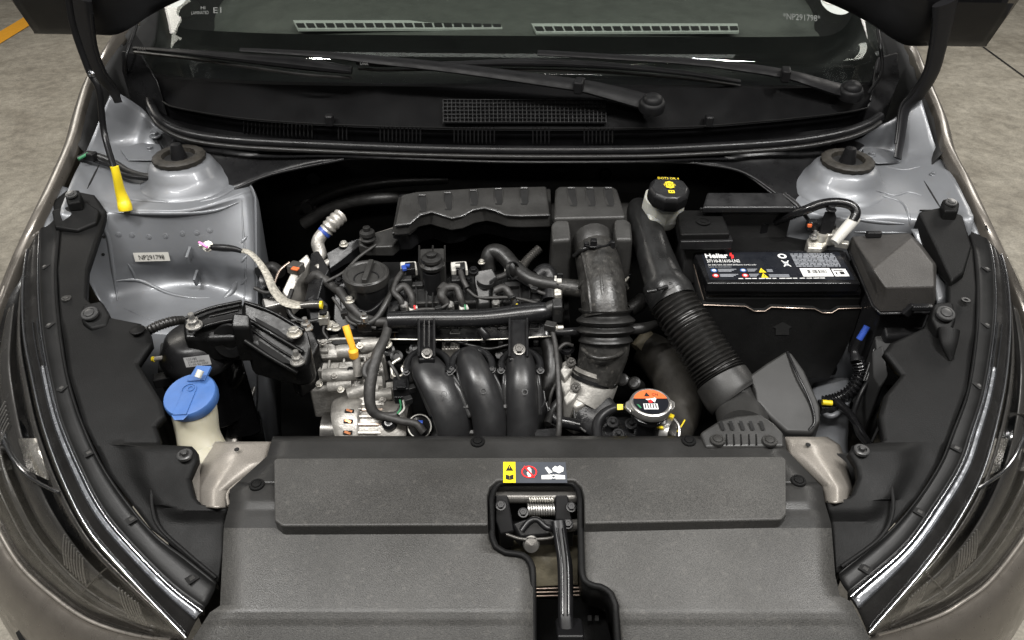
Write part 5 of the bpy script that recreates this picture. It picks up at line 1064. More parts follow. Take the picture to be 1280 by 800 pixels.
tube('coolant_pipe', [(684, 422, .71, 11), (690, 440, .70, 12), (690, 462, .685, 12), (682, 482, .67, 12), (672, 498, .65, 11)], 'rubber', en, seg=20)
prism('manifold_end', [(668, 486, .69), (681, 486, .69), (683, 500, .682), (674, 520, .665), (672, 548, .64), (667, 548, .64)], .6, 'runner', en, bevel=.003)
prism('heat_shield', [(668, 536, .66), (698, 534, .66), (700, 548, .655), (668, 548, .655)], .62, 'satin', en, bevel=.002)
# timing cover in cast aluminium
tcv = prism('timing_cover', [(392, 424, .71), (408, 418, .714), (420, 416, .715), (476, 420, .713), (482, 430, .706), (482, 446, .695), (394, 448, .694), (388, 440, .70)], .60, 'alu', en, bevel=.004, seg=3)
prism('cover_flange', [(386, 470, .675), (397, 418, .715), (405, 416, .716), (400, 445, .698), (396, 474, .672)], .60, 'alu', en, bevel=.002)
prism('cast_step', [(402, 452, .690), (478, 450, .690), (480, 464, .680), (398, 466, .680)], .61, 'alu', en, bevel=.004)
prism('cast_step', [(388, 472, .672), (462, 468, .674), (462, 486, .660), (386, 488, .660)], .60, 'alu', en, bevel=.004)
tube('cast_boss', [(422, 440, .706, 8), (446, 438, .707, 8)], 'alu', en, seg=18); tube('cast_boss', [(404, 470, .678, 9), (446, 467, .68, 9)], 'alu', en, seg=18); tube('cast_boss', [(452, 433, .708, 8.5), (478, 430, .71, 8.5)], 'alu', en, seg=18); tube('cast_boss', [(410, 483, .664, 8), (440, 480, .665, 8)], 'alu', en, seg=18)
tube('cast_rib', [(396, 428, .713, 2), (420, 424, .715, 2), (470, 423, .714, 2)], 'alu', en, seg=8); tube('cast_rib', [(400, 447, .697, 2), (430, 446, .698, 2), (478, 446, .697, 2)], 'alu', en, seg=8)
prism('oil_slot', [(414, 426, .7165), (450, 424, .7165), (452, 428, .715), (416, 430, .715)], .712, 'dark', en, bevel=.001)
for q, r_ in (((413, 407, .735), .009), ((399, 480, .668), .006), ((450, 432, .716), .006), ((484, 430, .715), .008), ((426, 487, .665), .006), ((508, 461, .712), .0085), ((369, 417, .72), .009)): inst('bolt', 'zinc', en, q, r_, (0, -.4, 1))
# dipstick
ds = tube('dipstick_handle', [(432, 407, .765, 4.5), (436, 420, .752, 4.6), (440, 432, .738, 4.2), (442, 440, .728, 4.5)], 'orange', en, seg=12, flat=.6)
lathe('dipstick_collar', [(0, -.006), (.007, -.006), (.0075, 0), (.0075, .006), (.005, .009), (0, .009)], P(442, 442, .724), 'orange', en, seg=18); tube('dipstick_tube', [(442, 442, .722, 5), (446, 452, .71, 5), (447, 470, .69, 5.5)], 'alu2', en)

# ------------------------------------------------------------------ alternator
al = thing('alternator', 'cast aluminium alternator showing copper windings beside the intake runners', 'alternator', P(470, 560, .56))
c = P(470, 540, .60); axx = Vector((1, .02, 0))
tube('drive_end', [(428, 540, .60, 40), (436, 538, .602, 44), (452, 538, .602, 44), (456, 538, .602, 42)], 'alu2', al, seg=40, sub=4)
tube('stator', [(456, 540, .60, 40), (482, 540, .60, 40)], 'alu2', al, seg=40)
for i in range(13):
    a_ = R(-40 + i*14); pc = P(456, 540, .60); r_ = 41/PPM(pc); d_ = Vector((0, -math.cos(a_), math.sin(a_)))*r_
    tube('stator_rib', [pc + d_, P(483, 540, .60) + d_], 'copper_foil' if i % 2 else 'alu2', al, r=.0028, seg=6)
tube('rear_end', [(482, 540, .60, 42), (500, 541, .60, 41), (512, 541, .60, 34)], 'alu2', al, seg=40, sub=4)
for i in range(5):
    a_ = R(8 + i*17); pc = P(437, 538, .602); r_ = 44.5/PPM(pc); d_ = Vector((0, -math.cos(a_), math.sin(a_)))
    sl = box('cooling_window', pc + d_*r_ + Vector((.009, 0, 0)), (.014, .004, .006), 'void', al, rot=Matrix.Rotation(-a_, 3, 'X'), bevel=.001)
    box('winding', pc + d_*(r_+.0015) + Vector((.009, 0, 0)), (.010, .002, .0035), 'copper', sl, rot=Matrix.Rotation(-a_, 3, 'X') @ Matrix.Rotation(R(20), 3, 'Y'), bevel=0)
tube('pulley', [(406, 541, .592, 26), (428, 541, .592, 26)], 'lamp_grey', al, seg=36); tube('pulley_rim', [(426, 541, .592, 28), (430, 541, .592, 28)], 'satin', al, seg=36)
tube('idler', [(424, 510, .625, 14), (436, 509, .625, 15)], 'steel', al, seg=26); inst('bolt', 'zinc', al, (423, 509, .628), .008, (-1, 0, .1))
tube('mount_lug', [(436, 494, .655, 9), (460, 486, .662, 9), (474, 486, .662, 8)], 'alu', al, seg=18); tube('mount_lug', [(468, 494, .655, 8), (490, 492, .656, 8)], 'alu', al, seg=18)
lathe('regulator_plug', [(0, -.01), (.020, -.01), (.021, 0), (.018, .006), (.012, .008), (0, .008)], P(524, 533, .632), 'satin', al, ax=(.3, -.6, .7), seg=28); lathe('plug_ring', [(.017, 0), (.0185, 0), (.0185, .004), (.017, .004)], P(524, 533, .638), 'white', al, ax=(.3, -.6, .7), seg=28)
box('blue_seal', P(525, 528, .650), (.009, .006, .004), 'blue_wire', al, bevel=.001); lathe('rubber_boot', [(0, 0), (.012, 0), (.011, .008), (.006, .012), (0, .012)], P(487, 530, .645), 'gloss', al, ax=(0, -.5, .8), seg=22)
hn_ = thing('engine_harness', 'black taped wiring loom hanging down in front of the timing cover', 'wire loom', P(470, 500, .68))
tube('main_loom', [(424, 362, .775, 6), (436, 380, .765, 6), (452, 396, .75, 6), (470, 402, .748, 6), (484, 404, .745, 6), (482, 420, .738, 6), (473, 440, .73, 7), (466, 462, .715, 7.5), (462, 488, .695, 7.5), (464, 510, .675, 7), (476, 520, .662, 6), (495, 518, .66, 4.5), (502, 508, .665, 3)], 'tape', hn_, seg=14)
tube('branch', [(470, 446, .728, 4), (458, 456, .72, 4), (456, 468, .712, 4), (466, 474, .708, 4)], 'tape', hn_); tube('branch', [(478, 520, .662, 5), (500, 526, .655, 5), (520, 530, .65, 5), (530, 540, .64, 5)], 'tape', hn_)
cn = box('connector', P(502, 486, .69), (.024, .03, .026), 'satin', hn_, rot=rz(5), bevel=.002); box('connector_face', P(502, 498, .682), (.020, .01, .014), 'gloss', cn, bevel=.001); tube('wire', [(500, 500, .684, 1.3), (501, 510, .672, 1.3), (497, 517, .665, 1.3)], 'green', cn); tube('wire', [(504, 500, .684, 1.3), (505, 511, .672, 1.3), (499, 518, .664, 1.3)], 'white', cn); box('connector_ridge', P(502, 481, .706), (.014, .018, .006), 'gloss', cn, bevel=.001)
box('bracket_clip', P(456, 407, .745), (.022, .012, .016), 'gloss', hn_); lathe('bracket_nut', [(0, 0), (.006, 0), (.006, .008), (.004, .009), (.004, .014), (0, .014)], P(456, 401, .755), 'steel', hn_, seg=12)
tube('rear_loom', [(384, 352, .77, 5), (396, 344, .78, 6.5), (408, 352, .775, 6.5), (416, 358, .77, 6), (424, 364, .77, 6)], 'tape', hn_)
tube('long_loom', [(690, 412, .745, 3), (694, 430, .735, 3.2), (697, 460, .72, 3.5), (699, 500, .695, 3.8), (699, 530, .68, 3.6), (697, 552, .66, 3.6)], 'tape', hn_)
box('loom_clip', P(688, 408, .75), (.018, .014, .012), 'airbox', hn_, rot=rz(-20), bevel=.002)

# ------------------------------------------------------------------ throttle body, thermostat side, radiator cap
tb = thing('throttle_body', 'bare aluminium throttle body with black finned motor cover', 'throttle body', P(730, 520, .60))
tube('bore', [(746, 470, .672, 29), (738, 486, .655, 31), (730, 500, .64, 32)], 'alu', tb, seg=30)
prism('casting', [(702, 452, .69), (714, 446, .692), (722, 470, .68), (742, 482, .674), (752, 494, .668), (720, 510, .66), (708, 500, .664), (700, 480, .672)], .60, 'alu', tb, bevel=.004, seg=3)
prism('casting_ear', [(700, 462, .692), (712, 444, .70), (720, 448, .698), (716, 462, .69), (706, 474, .684)], .64, 'alu', tb, bevel=.003); prism('casting_ear', [(704, 496, .676), (716, 480, .684), (726, 484, .682), (718, 498, .674), (708, 506, .67)], .62, 'alu', tb, bevel=.003)
for q in ((714, 453, .700), (720, 484, .686)): inst('screw', 'lamp_grey', tb, q, .0075, (-.1, -.4, 1))
mc = lathe('motor_cover', [(0, -.02), (.034, -.02), (.036, .0), (.034, .008), (.028, .012), (0, .013)], P(744, 518, .64), 'satin', tb, ax=(.0, -.6, .8), seg=36, angle=40)
for i in range(8):
    a_ = R(100 + i*17); u, w, ax_ = axis_frame((0, -.6, .8)); cc_ = P(744, 518, .64) + ax_*.012
    tube('fin', [cc_ + (u*math.cos(a_) + w*math.sin(a_))*.014, cc_ + (u*math.cos(a_) + w*math.sin(a_))*.0345 - ax_*.003], 'satin', mc, r=.0018, seg=6)
tube('cover_rim', [P(744, 518, .64) + ax_*.011 + (u*math.cos(R(t)) + w*math.sin(R(t)))*.033 for t in range(60, 250, 12)], 'airbox', mc, r=.0022, sub=2, seg=8)
tube('vacuum_hose', [(660, 410, .735, 5), (690, 412, .74, 5), (722, 413, .74, 5.5)], 'rubber', tb) if False else None
tube('vacuum_hose', [(694, 415, .74, 5), (710, 415, .74, 5.5), (726, 414, .738, 6)], 'satin', tb); tube('vacuum_hose', [(786, 412, .74, 7), (804, 410, .738, 7), (820, 405, .738, 5)], 'rubber', tb)
lathe('sensor', [(0, -.01), (.012, -.01), (.012, .012), (.009, .016), (0, .016)], P(708, 440, .70), 'gloss', tb, ax=(0, -.4, 1), seg=20)
tube('metal_elbow', [(682, 504, .66, 6), (688, 518, .65, 7), (698, 526, .645, 7), (716, 530, .64, 8), (726, 532, .64, 8)], 'gloss', tb)
wn = thing('radiator_filler', 'radiator filler neck with orange and black warning cap and black bracket', 'radiator cap', P(813, 545, .66))
cpz = .728; c = P(813, 507, cpz)
lathe('neck', [(0, -.06), (.022, -.06), (.022, -.02), (.027, -.016), (.027, -.010), (.024, -.008), (.024, 0), (0, 0)], c, 'gloss', wn, seg=30)
rcp = lathe('cap', [(0, -.004), (.029, -.004), (.030, .002), (.0285, .0065), (.0265, .0075), (.026, .0068), (0, .0068)], c, 'steel', wn, seg=40)
for s_ in (-1, 1): prism('cap_ear', [P(813+s_*24, 498, cpz+.004), P(813+s_*31, 502, cpz+.004), P(813+s_*31, 509, cpz+.003), P(813+s_*24, 515, cpz+.003)], cpz-.003, 'steel', rcp, bevel=.002)
fr = Frame(c + Vector((-.026, .026, .0068)), c + Vector((.026, .026, .0068)), c + Vector((-.026, -.026, .0068)), .0006)
fr.disc('cap_disc', .5, .5, .47, 'label_black', rcp, 1, 36)
fr.poly('orange_field', [(.5+.47*math.cos(R(t)), .5-.47*math.sin(R(t))) for t in range(15, 166, 10)], 'warn_orange', rcp, 1.6)
fr.poly('warning_triangle', [(.42, .14), (.5, .3), (.34, .3)], 'print_black', rcp, 2.4); fr.text('CN', .56, .18, .72, .28, 'print_black', rcp, 2.4)
fr.quad('print_field', .28, .58, .66, .80, 'print_white', rcp, 1.8); fr.quads('print_marks', [(.31+i*.07, .60, .34+i*.07, .76) for i in range(5)], 'print_black', rcp, 2.4)
fr.poly('red_mark', [(.42, .46), (.50, .42), (.56, .5), (.52, .55), (.44, .55)], 'red', rcp, 2.4); fr.poly('white_mark', [(.36, .40), (.56, .38), (.62, .34), (.66, .38), (.60, .54), (.55, .5), (.40, .44)], 'print_white', rcp, 1.8); fr.poly('green_mark', [(.10, .6), (.16, .62), (.22, .74), (.18, .76)], 'green', rcp, 1.8)
prism('bracket', [(750, 520, .69), (775, 512, .695), (800, 516, .693), (806, 548, .68), (748, 550, .68), (744, 536, .685)], .65, 'gloss', wn, bevel=.004)
tube('bracket_lip', [(748, 552, .69, 6), (746, 532, .695, 6.5), (754, 518, .70, 6.5), (772, 510, .705, 6), (796, 513, .705, 5)], 'satin', wn)
for q in ((766, 528, .6975), (789, 530, .6955), (773, 543, .6925)): inst('screw', 'satin', wn, q, .009, (0, -.3, 1))
box('yellow_tag', P(775, 509, .7125), (.008, .008, .003), 'yellow', wn, rot=Matrix.Rotation(R(35), 3, 'X'), bevel=0)
lathe('hose_clamp', [(.019, -.006), (.021, -.006), (.021, .006), (.019, .006)], P(835, 540, .69), 'steel', wn, ax=(1, -.6, .2), seg=28); tube('clamp_wire', [(838, 520, .71, 2), (848, 532, .70, 2), (848, 548, .69, 2), (838, 556, .68, 2)], 'steel', wn); box('yellow_mark', P(838, 520, .712), (.010, .007, .004), 'yellow', wn, rot=rz(-30), bevel=.001); box('yellow_mark', P(825, 534, .708), (.009, .004, .004), 'yellow', wn, rot=rz(-30), bevel=.001)
for i in range(4): tube('coolant_stub', [(766+i*8, 436+i*14, .60, 3), (776+i*8, 446+i*14, .61, 3)], 'satin', wn) if False else None
uh = thing('radiator_hose', 'fat dusty rubber radiator hose curving beside the radiator cap', 'hose', P(840, 500, .64))
mat('hose', (.016, .0145, .012), .55, 0, .35, 40, .2, 300)
tube('hose', [(806, 434, .66, 22), (822, 446, .655, 25), (840, 470, .65, 27), (850, 500, .648, 27), (846, 528, .645, 25), (836, 546, .65, 22), (826, 556, .66, 20)], 'hose', uh, seg=28)
tube('brown_pipe', [(796, 436, .67, 9), (806, 424, .68, 9), (812, 420, .68, 8)], 'foam', uh); tube('yellow_line', [(846, 540, .675, 1), (852, 532, .678, 1), (856, 525, .68, 1)], 'yellow', uh, seg=6)
tube('small_hose', [(786, 388, .72, 9), (798, 380, .725, 10), (804, 372, .73, 8)], 'rubber', uh)
for q in ((780, 476, .66), (795, 480, .66)): lathe('hose_tip', [(0, -.02), (.010, -.02), (.010, .01), (.007, .012), (0, .012)], P(*q), 'rubber', uh, ax=(-.4, -.5, .7), seg=18)

# ------------------------------------------------------------------ engine mount
em = thing('engine_mount', 'black cast engine mount arm bolted between rubber mount and engine', 'engine mount', P(280, 450, .66))
prism('rubber_housing', [P(245, 436, .73) + Vector((.052*math.cos(t), .046*math.sin(t), 0)) for t in [2*math.pi*i/24 for i in range(24)]], .60, 'gloss', em, bevel=.004)
lathe('mount_dome', [(0, -.02), (.056, -.02), (.058, -.012), (.056, -.006), (.050, .004), (.044, .018), (.036, .024), (0, .026)], P(247, 433, .742), 'satin', em, seg=40, angle=50)
def za(y): return itp(y, [(374, .818), (424, .790), (476, .742)])
armL = [(228, 402), (238, 392), (262, 384), (300, 375), (306, 384), (306, 410), (300, 423), (262, 424), (230, 423)]
prism('arm', [(x, y, za(y)-.006) for x, y in armL], .742, 'castiron', em, bevel=.005, seg=3)
armR = [(302, 374), (322, 379), (346, 389), (384, 411), (389, 434), (385, 458), (371, 463), (350, 452), (326, 438), (308, 426), (302, 416), (304, 400)]
prism('arm_web', [(x, y, za(y)) for x, y in armR], .722, 'castiron', em, bevel=.006, seg=3)
for L_, r_ in (([(232, 398), (262, 386), (302, 377)], 2.6), ([(236, 414), (270, 404), (300, 398)], 2.6), ([(262, 396), (298, 388)], 1.8), ([(306, 378), (340, 390), (380, 413)], 2.6), ([(308, 398), (345, 420), (378, 440)], 3), ([(306, 426), (340, 448), (372, 466)], 3), ([(312, 410), (345, 434), (375, 452)], 1.6)):
    tube('arm_ridge', [(x, y, za(y)+.001, r_) for x, y in L_], 'castiron', em, seg=8)
for L_ in ([(246, 408), (256, 400), (296, 391), (298, 396), (260, 406)], [(318, 396), (348, 412), (366, 426), (352, 424), (322, 406)], [(322, 424), (350, 442), (368, 456), (350, 452), (324, 434)]):
    mk('arm_pocket', [P(x, y, za(y)+.0012) for x, y in L_], [tuple(range(5))], 'void', em, smooth=False)
prism('arm_block', [(290, 390, .826), (312, 392, .824), (312, 410, .812), (288, 410, .812)], .75, 'castiron', em, bevel=.004)
ey = lathe('eye', [(0, -.035), (.0255, -.035), (.0265, -.002), (.0245, .0), (.012, .0), (.011, -.002), (.011, -.006), (0, -.006)], P(287, 427, .778), 'castiron', em, ax=(-.05, -.93, .36), seg=36); lathe('eye_bore', [(0, -.0055), (.0108, -.0055), (.0108, -.004), (0, -.004)], P(287, 427, .778), 'void', ey, ax=(-.05, -.93, .36), seg=24)
prism('foot', [(374, 410, .745), (392, 412, .742), (400, 430, .728), (388, 456, .71), (372, 474, .70), (360, 462, .71), (366, 434, .73)], .66, 'castiron', em, bevel=.005)
inst('stud', 'steel', em, (243, 407, .805), .0105, (0, -.05, 1)); inst('bolt', 'zinc', em, (368, 417, .797), .011); inst('stud', 'steel', em, (383, 410, .775), .009); inst('stud', 'steel', em, (372, 452, .772), .0095)
yl = P(247, 433, .742).y - .061
fr = Frame(PY(229, 447, yl), PY(261, 443, yl), PY(233, 459, yl), .0006)
ls = fr.quad('part_label', 0, 0, 1, 1, 'label_silver', em); fr.text('125185', .12, .12, .5, .34, 'print_black', ls, 1.1); fr.text('21810-R1000', .12, .42, .78, .62, 'print_black', ls, 1.1); fr.text('21-05-22-3557', .12, .70, .9, .9, 'print_black', ls, 1.1)
for x in (226, 268): tube('clip_spring', [(x, 460, .70, 1.6), (x+2, 452, .715, 1.8), (x+8, 448, .72, 1.6), (x+6, 464, .70, 1.6)], 'steel', em, seg=8)
tube('hose_to_apron', [(178, 418, .79, 6), (196, 408, .80, 6.5), (214, 402, .80, 6.5), (228, 400, .79, 5.5)], 'rubber2', em, corr=(14, .12), seg=14)
tube('steel_tube', [(192, 449, .74, 3), (225, 444, .745, 3)], 'alu2', em); tube('yellow_end', [(190, 449, .741, 3.4), (193, 449, .741, 3.4)], 'yellow', em)
prism('lower_bracket', [(200, 428, .73), (222, 424, .74), (220, 470, .70), (196, 466, .70)], .6, 'dark', em, bevel=.003); prism('shield', [(268, 450, .70), (300, 440, .71), (308, 466, .69), (296, 484, .67), (268, 490, .665)], .56, 'gloss', em, bevel=.005)
box('connector', P(206, 474, .71), (.03, .018, .016), 'satin', em, rot=rz(20)); box('red_lock', P(218, 470, .716), (.005, .005, .004), 'red', em, bevel=0)

# ------------------------------------------------------------------ washer bottle
wa = thing('washer_bottle', 'off white washer fluid bottle with blue flip cap', 'washer bottle', P(250, 590, .60))
axw = Vector((-.06, -.20, .97)); ct = P(239, 496, .772)
tube('neck', [(241, 506, .752, 28), (244, 520, .742, 27), (248, 544, .72, 26), (254, 566, .70, 30), (260, 590, .68, 36), (262, 640, .60, 40)], 'tank', wa, seg=28)
cp = lathe('cap', [(0, -.010), (.0335, -.010), (.0350, -.004), (.0350, .004), (.0335, .0065), (.030, .007), (0, .0072)], ct, 'blue', wa, ax=axw, seg=44, angle=40)
u, w, ax_ = axis_frame(axw); tp = ct + ax_*.0075
def cpl(pts, h, nm, m_='blue'):
    q = [tp + u*a_ + w*b_ for a_, b_ in pts]; n = len(q); return mk(nm, [x + ax_*h for x in q] + [x - ax_*.002 for x in q], [tuple(range(n))] + [(i, (i+1) % n, n+(i+1) % n, n+i) for i in range(n)], m_, cp, bevel=.0008)
cpl([(-.012, -.034), (.006, -.034), (.008, .002), (-.010, .002)], .0012, 'cap_tongue'); cpl([(-.008, .020), (.016, .020), (.019, .044), (-.002, .046)], .002, 'cap_hinge'); cpl([(-.015, -.033), (-.009, -.041), (.003, -.041), (.008, -.033)], -.001, 'cap_lip')
tube('hinge_pin', [P(247, 472, .794), P(251, 463, .800)], 'tank_white', wa, r=.0045, seg=14)
lathe('moulded_symbol', [(.009, 0), (.0105, 0), (.0105, .0009), (.009, .0009)], tp + w*.006 - u*.002, 'blue', cp, ax=axw, seg=24); lathe('moulded_symbol', [(.003, 0), (.0045, 0), (.0045, .0009), (.003, .0009)], tp + w*.008, 'blue', cp, ax=axw, seg=20)

# ------------------------------------------------------------------ ground strap, sensors, pipes at the apron side
gs = thing('ground_strap', 'braided metal ground strap bolted to the apron with a pink marked lug', 'ground strap', P(262, 308, .81))
tube('lug', [(250, 307, .822, 4), (264, 309, .82, 4.5)], 'zinc', gs); inst('bolt', 'zinc', gs, (260, 308, .824), .009, (0, -.7, .6)); tube('pink_mark', [(249, 303, .832, 1.5), (256, 307, .832, 1.8), (259, 309, .832, 1.5)], 'pink', gs, seg=8)
tube('sleeve', [(264, 309, .822, 4.2), (280, 310, .822, 4.8), (292, 311, .82, 4), (302, 314, .815, 3)], 'satin', gs)
tube('braid', [(300, 313, .816, 3), (312, 316, .81, 3.5), (324, 328, .80, 4), (334, 344, .788, 4.8), (342, 362, .776, 5.5), (354, 376, .768, 6.2), (368, 381, .765, 6.4), (380, 382, .765, 5)], 'strap', gs, seg=14, flat=.35, sub=8, nrm=(0, -.5, .8))
tube('end_ferrule', [(376, 382, .766, 4), (390, 381, .766, 5), (402, 381, .766, 4.8)], 'lamp_grey', gs); tube('yellow_ring', [(400, 381, .766, 5), (403, 381, .766, 5)], 'yellow', gs)
sn = thing('sensor_cluster', 'grey sensor with orange locked plug on the engine end bracket', 'sensor', P(370, 350, .74))
prism('grey_bracket', [(352, 364, .765), (368, 330, .79), (384, 316, .80), (388, 324, .795), (372, 350, .775), (360, 374, .757)], .72, 'alu2', sn, bevel=.003)
box('plug', P(370, 335, .80), (.022, .02, .016), 'lamp_grey', sn, rot=rz(-20), bevel=.003); box('plug_lock', P(369, 336, .8085), (.012, .008, .003), 'warn_orange', sn, rot=rz(-20), bevel=.001)
prism('black_bracket', [(388, 316, .80), (398, 312, .802), (412, 336, .79), (404, 352, .78), (398, 374, .765), (380, 376, .76), (386, 350, .775)], .70, 'satin', sn, bevel=.003)
prism('plate', [(384, 372, .765), (396, 366, .768), (410, 380, .76), (408, 404, .745), (388, 402, .745)], .70, 'satin', sn, bevel=.002)
tube('cable', [(365, 362, .77, 3), (360, 380, .76, 3), (366, 396, .75, 3), (382, 402, .745, 3), (400, 400, .745, 3)], 'rubber', sn); box('lug_block', P(405, 398, .75), (.016, .018, .014), 'zinc', sn, rot=rz(10)); lathe('knob', [(0, 0), (.006, 0), (.006, .004), (0, .005)], P(404, 392, .764), 'satin', sn, seg=16)
tube('thin_line', [(343, 354, .77, 1.6), (350, 338, .78, 1.6), (362, 328, .785, 1.6)], 'copper_foil', sn, seg=8); prism('mount_foot', [(326, 372, .74), (350, 366, .745), (358, 380, .735), (330, 386, .73)], .68, 'lamp_grey', sn, bevel=.004)
tube('dark_hose', [(322, 340, .76, 6), (340, 334, .755, 7), (352, 342, .75, 7)], 'rubber', sn); lathe('sensor_body', [(0, -.02), (.014, -.02), (.014, .01), (.008, .012), (0, .012)], P(334, 352, .755), 'gloss', sn, ax=(.4, -.5, .7), seg=20)
ap_ = thing('coolant_crossover_pipe', 'bent aluminium pipe rising behind the engine with a ribbed end', 'pipe', P(405, 310, .78))
tube('pipe', [(394, 332, .78, 8), (400, 318, .79, 8), (397, 304, .805, 8), (402, 294, .815, 8), (410, 287, .82, 8)], 'alu2', ap_, seg=18)
tube('ribbed_end', [(408, 288, .82, 9.5), (416, 279, .83, 10.5), (426, 270, .835, 10)], 'alu2', ap_, corr=(4, .15), seg=20); tube('blue_ring', [(404, 292, .817, 8.8), (407, 289, .82, 8.8)], 'blue_wire', ap_)
tube('rail_pipe', [(396, 336, .785, 5), (420, 322, .79, 4), (450, 302, .80, 3.5), (492, 287, .81, 3)], 'alu2', ap_)
sb = prism('support_bracket', [(408, 316, .80), (430, 304, .806), (452, 296, .808), (450, 306, .80), (430, 322, .79), (412, 336, .785)], .775, 'satin', ap_, bevel=.002); inst('bolt', 'zinc', ap_, (430, 306, .8065), .0075); inst('bolt', 'satin', ap_, (424, 352, .785), .007, name='bolt')
wl_ = thing('apron_wire_loom', 'taped black cable with green clip crossing the apron by the prop rod', 'wire loom', P(140, 200, .89))
tube('loom', [(98, 199, .908, 4.5), (112, 195, .91, 5), (124, 196, .908, 4.5), (144, 204, .90, 4.2), (160, 214, .895, 4.2), (180, 220, .893, 4), (198, 220, .892, 4)], 'rubber', wl_)
tube('loom', [(116, 198, .905, 4), (136, 206, .898, 3.5), (156, 219, .893, 3.5), (196, 224, .890, 3)], 'satin', wl_); box('clip', P(113, 195, .912), (.020, .016, .014), 'satin', wl_, rot=rz(-10), bevel=.003); tube('green_clip', [(98, 199, .914, 2), (110, 192, .917, 2)], 'green', wl_, seg=8)

# ------------------------------------------------------------------ finer engine pieces
tube('filler_ridge', [(430, 384, .756, 3), (441, 398, .752, 4), (458, 404, .750, 4.5), (472, 396, .755, 4), (484, 376, .768, 4), (496, 350, .78, 3.5)], 'airbox', en, seg=12)  # V-shaped ridge, made paler to carry its highlight
prism('filler_shoulder', [(478, 350, .779), (500, 342, .78), (505, 350, .776), (494, 366, .768), (482, 372, .762)], .72, 'satin2', en, bevel=.004)
prism('cover_lug', [(424, 370, .772), (434, 366, .774), (436, 384, .762), (426, 388, .758)], .70, 'satin2', en, bevel=.003)
for x in (510, 520, 566, 574, 636, 650, 662, 676): tube('cover_rib', [P(x, 350, .7705), P(x, 375, .7575), P(x, 389, .7425)], 'satin2', vc, r=.0012, sub=1, seg=6)
for x, w_ in ((520, 9), (570, 10), (640, 10), (676, 9)): prism('rib_block', [(x-w_, 352, .771), (x+w_, 351, .771), (x+w_, 357, .767), (x-w_, 358, .767)], .75, 'satin2', en, bevel=.0015)
for q in ((503, 352, .772), (586, 350, .772), (664, 348, .772), (697, 352, .77)): inst('bolt', 'latch', en, q, .006)
mat('flange', (.03, .03, .03), .33, 0, .2, 20, .1, 400, spec=.6)  # paler than the runners: up-facing brightness put into the colour
# manifold: moulded body between the runners, flanged sides
sheet('manifold_body', [[P(518, 462, .690), P(560, 462, .690), P(615, 462, .690), P(672, 462, .690)], [P(536, 490, .676), P(575, 490, .680), P(628, 490, .680), P(674, 490, .676)], [P(548, 520, .650), P(590, 520, .654), P(632, 520, .654), P(674, 520, .650)], [P(554, 552, .620), P(592, 552, .622), P(632, 552, .622), P(674, 552, .620)]], 'runner', en, sub=4, thick=.006)
for A in RUN:
    for s_ in (-1, 1):
        o1 = [P(q[0]+s_*(q[3]-3), q[1], q[2]+.004) for q in A[1:4]]; o2 = [P(q[0]+s_*(q[3]+3), q[1]-1, q[2]+.003) for q in A[1:4]]
        loft('runner_flange', [o1, o2], 'flange', en, n=20, sub=1, thick=.006)
    x, y, z, r_ = A[1]
    for s_ in (-1, 1): inst('bolt', 'latch', en, (x+s_*(r_+6), y+4, z+.004), .006, (0, -.5, .9))
prism('runner_saddle', [(566, 462, .706), (578, 458, .708), (584, 480, .694), (578, 500, .68), (570, 484, .69)], .66, 'satin', en, bevel=.003); prism('runner_saddle', [(612, 462, .706), (630, 458, .706), (634, 484, .69), (630, 500, .68), (620, 486, .69)], .66, 'satin', en, bevel=.003)
tube('gasket_edge', [(606, 446, .71, 2), (618, 458, .705, 2), (624, 466, .70, 2), (630, 458, .705, 2), (636, 448, .71, 2)], 'satin2', en)
# cast aluminium details
random.seed(11)
for x, y, z, w_, h_ in ((402, 434, .708, 7, 5), (432, 456, .694, 9, 4), (456, 458, .692, 8, 5), (470, 476, .676, 8, 6), (448, 478, .674, 6, 5), (412, 462, .684, 5, 4), (468, 440, .704, 7, 4), (396, 456, .692, 4, 7), (444, 492, .660, 9, 5), (466, 498, .652, 9, 5), (490, 482, .664, 8, 5), (500, 498, .648, 6, 4), (430, 500, .65, 5, 6)):
    prism('cast_pad', [(x-w_, y-h_, z), (x+w_, y-h_-1, z), (x+w_+1, y+h_, z-.004), (x-w_, y+h_, z-.004)], z-.03, 'alu' if random.random() < .6 else 'alu2', en, bevel=.002)
for x0, y0, x1, y1, z in ((420, 430, 424, 446, .708), (440, 426, 442, 444, .712), (456, 446, 458, 464, .697), (412, 450, 410, 466, .692), (430, 448, 430, 466, .694), (446, 466, 446, 484, .678), (428, 470, 426, 486, .674), (470, 450, 472, 468, .692)):
    tube('cast_web', [P(x0, y0, z+.003), P(x1, y1, z-.012)], 'alu', en, r=.0022, seg=8)
for q in ((404, 428, .716), (462, 446, .70), (418, 470, .684), (458, 486, .668), (478, 500, .655), (492, 470, .68), (474, 458, .694)): inst('bolt', 'alu2', en, q, .0055, (0, -.4, 1))
for q in ((428, 436, .7125), (450, 470, .682), (438, 462, .69)): lathe('cast_hole', [(0, 0), (.005, 0), (.005, .001), (0, .001)], P(*q), 'void', en, ax=(0, -.5, .85), seg=16)
prism('front_bracket', [(432, 488, .662), (474, 484, .664), (486, 494, .656), (480, 506, .648), (436, 508, .648)], .60, 'alu', en, bevel=.004)
for i in range(6): tube('drive_fin', [P(430+i*1.0, 512+i*4, .655-i*.004), P(452, 511+i*4, .655-i*.004)], 'alu', al, r=.0016, seg=6)
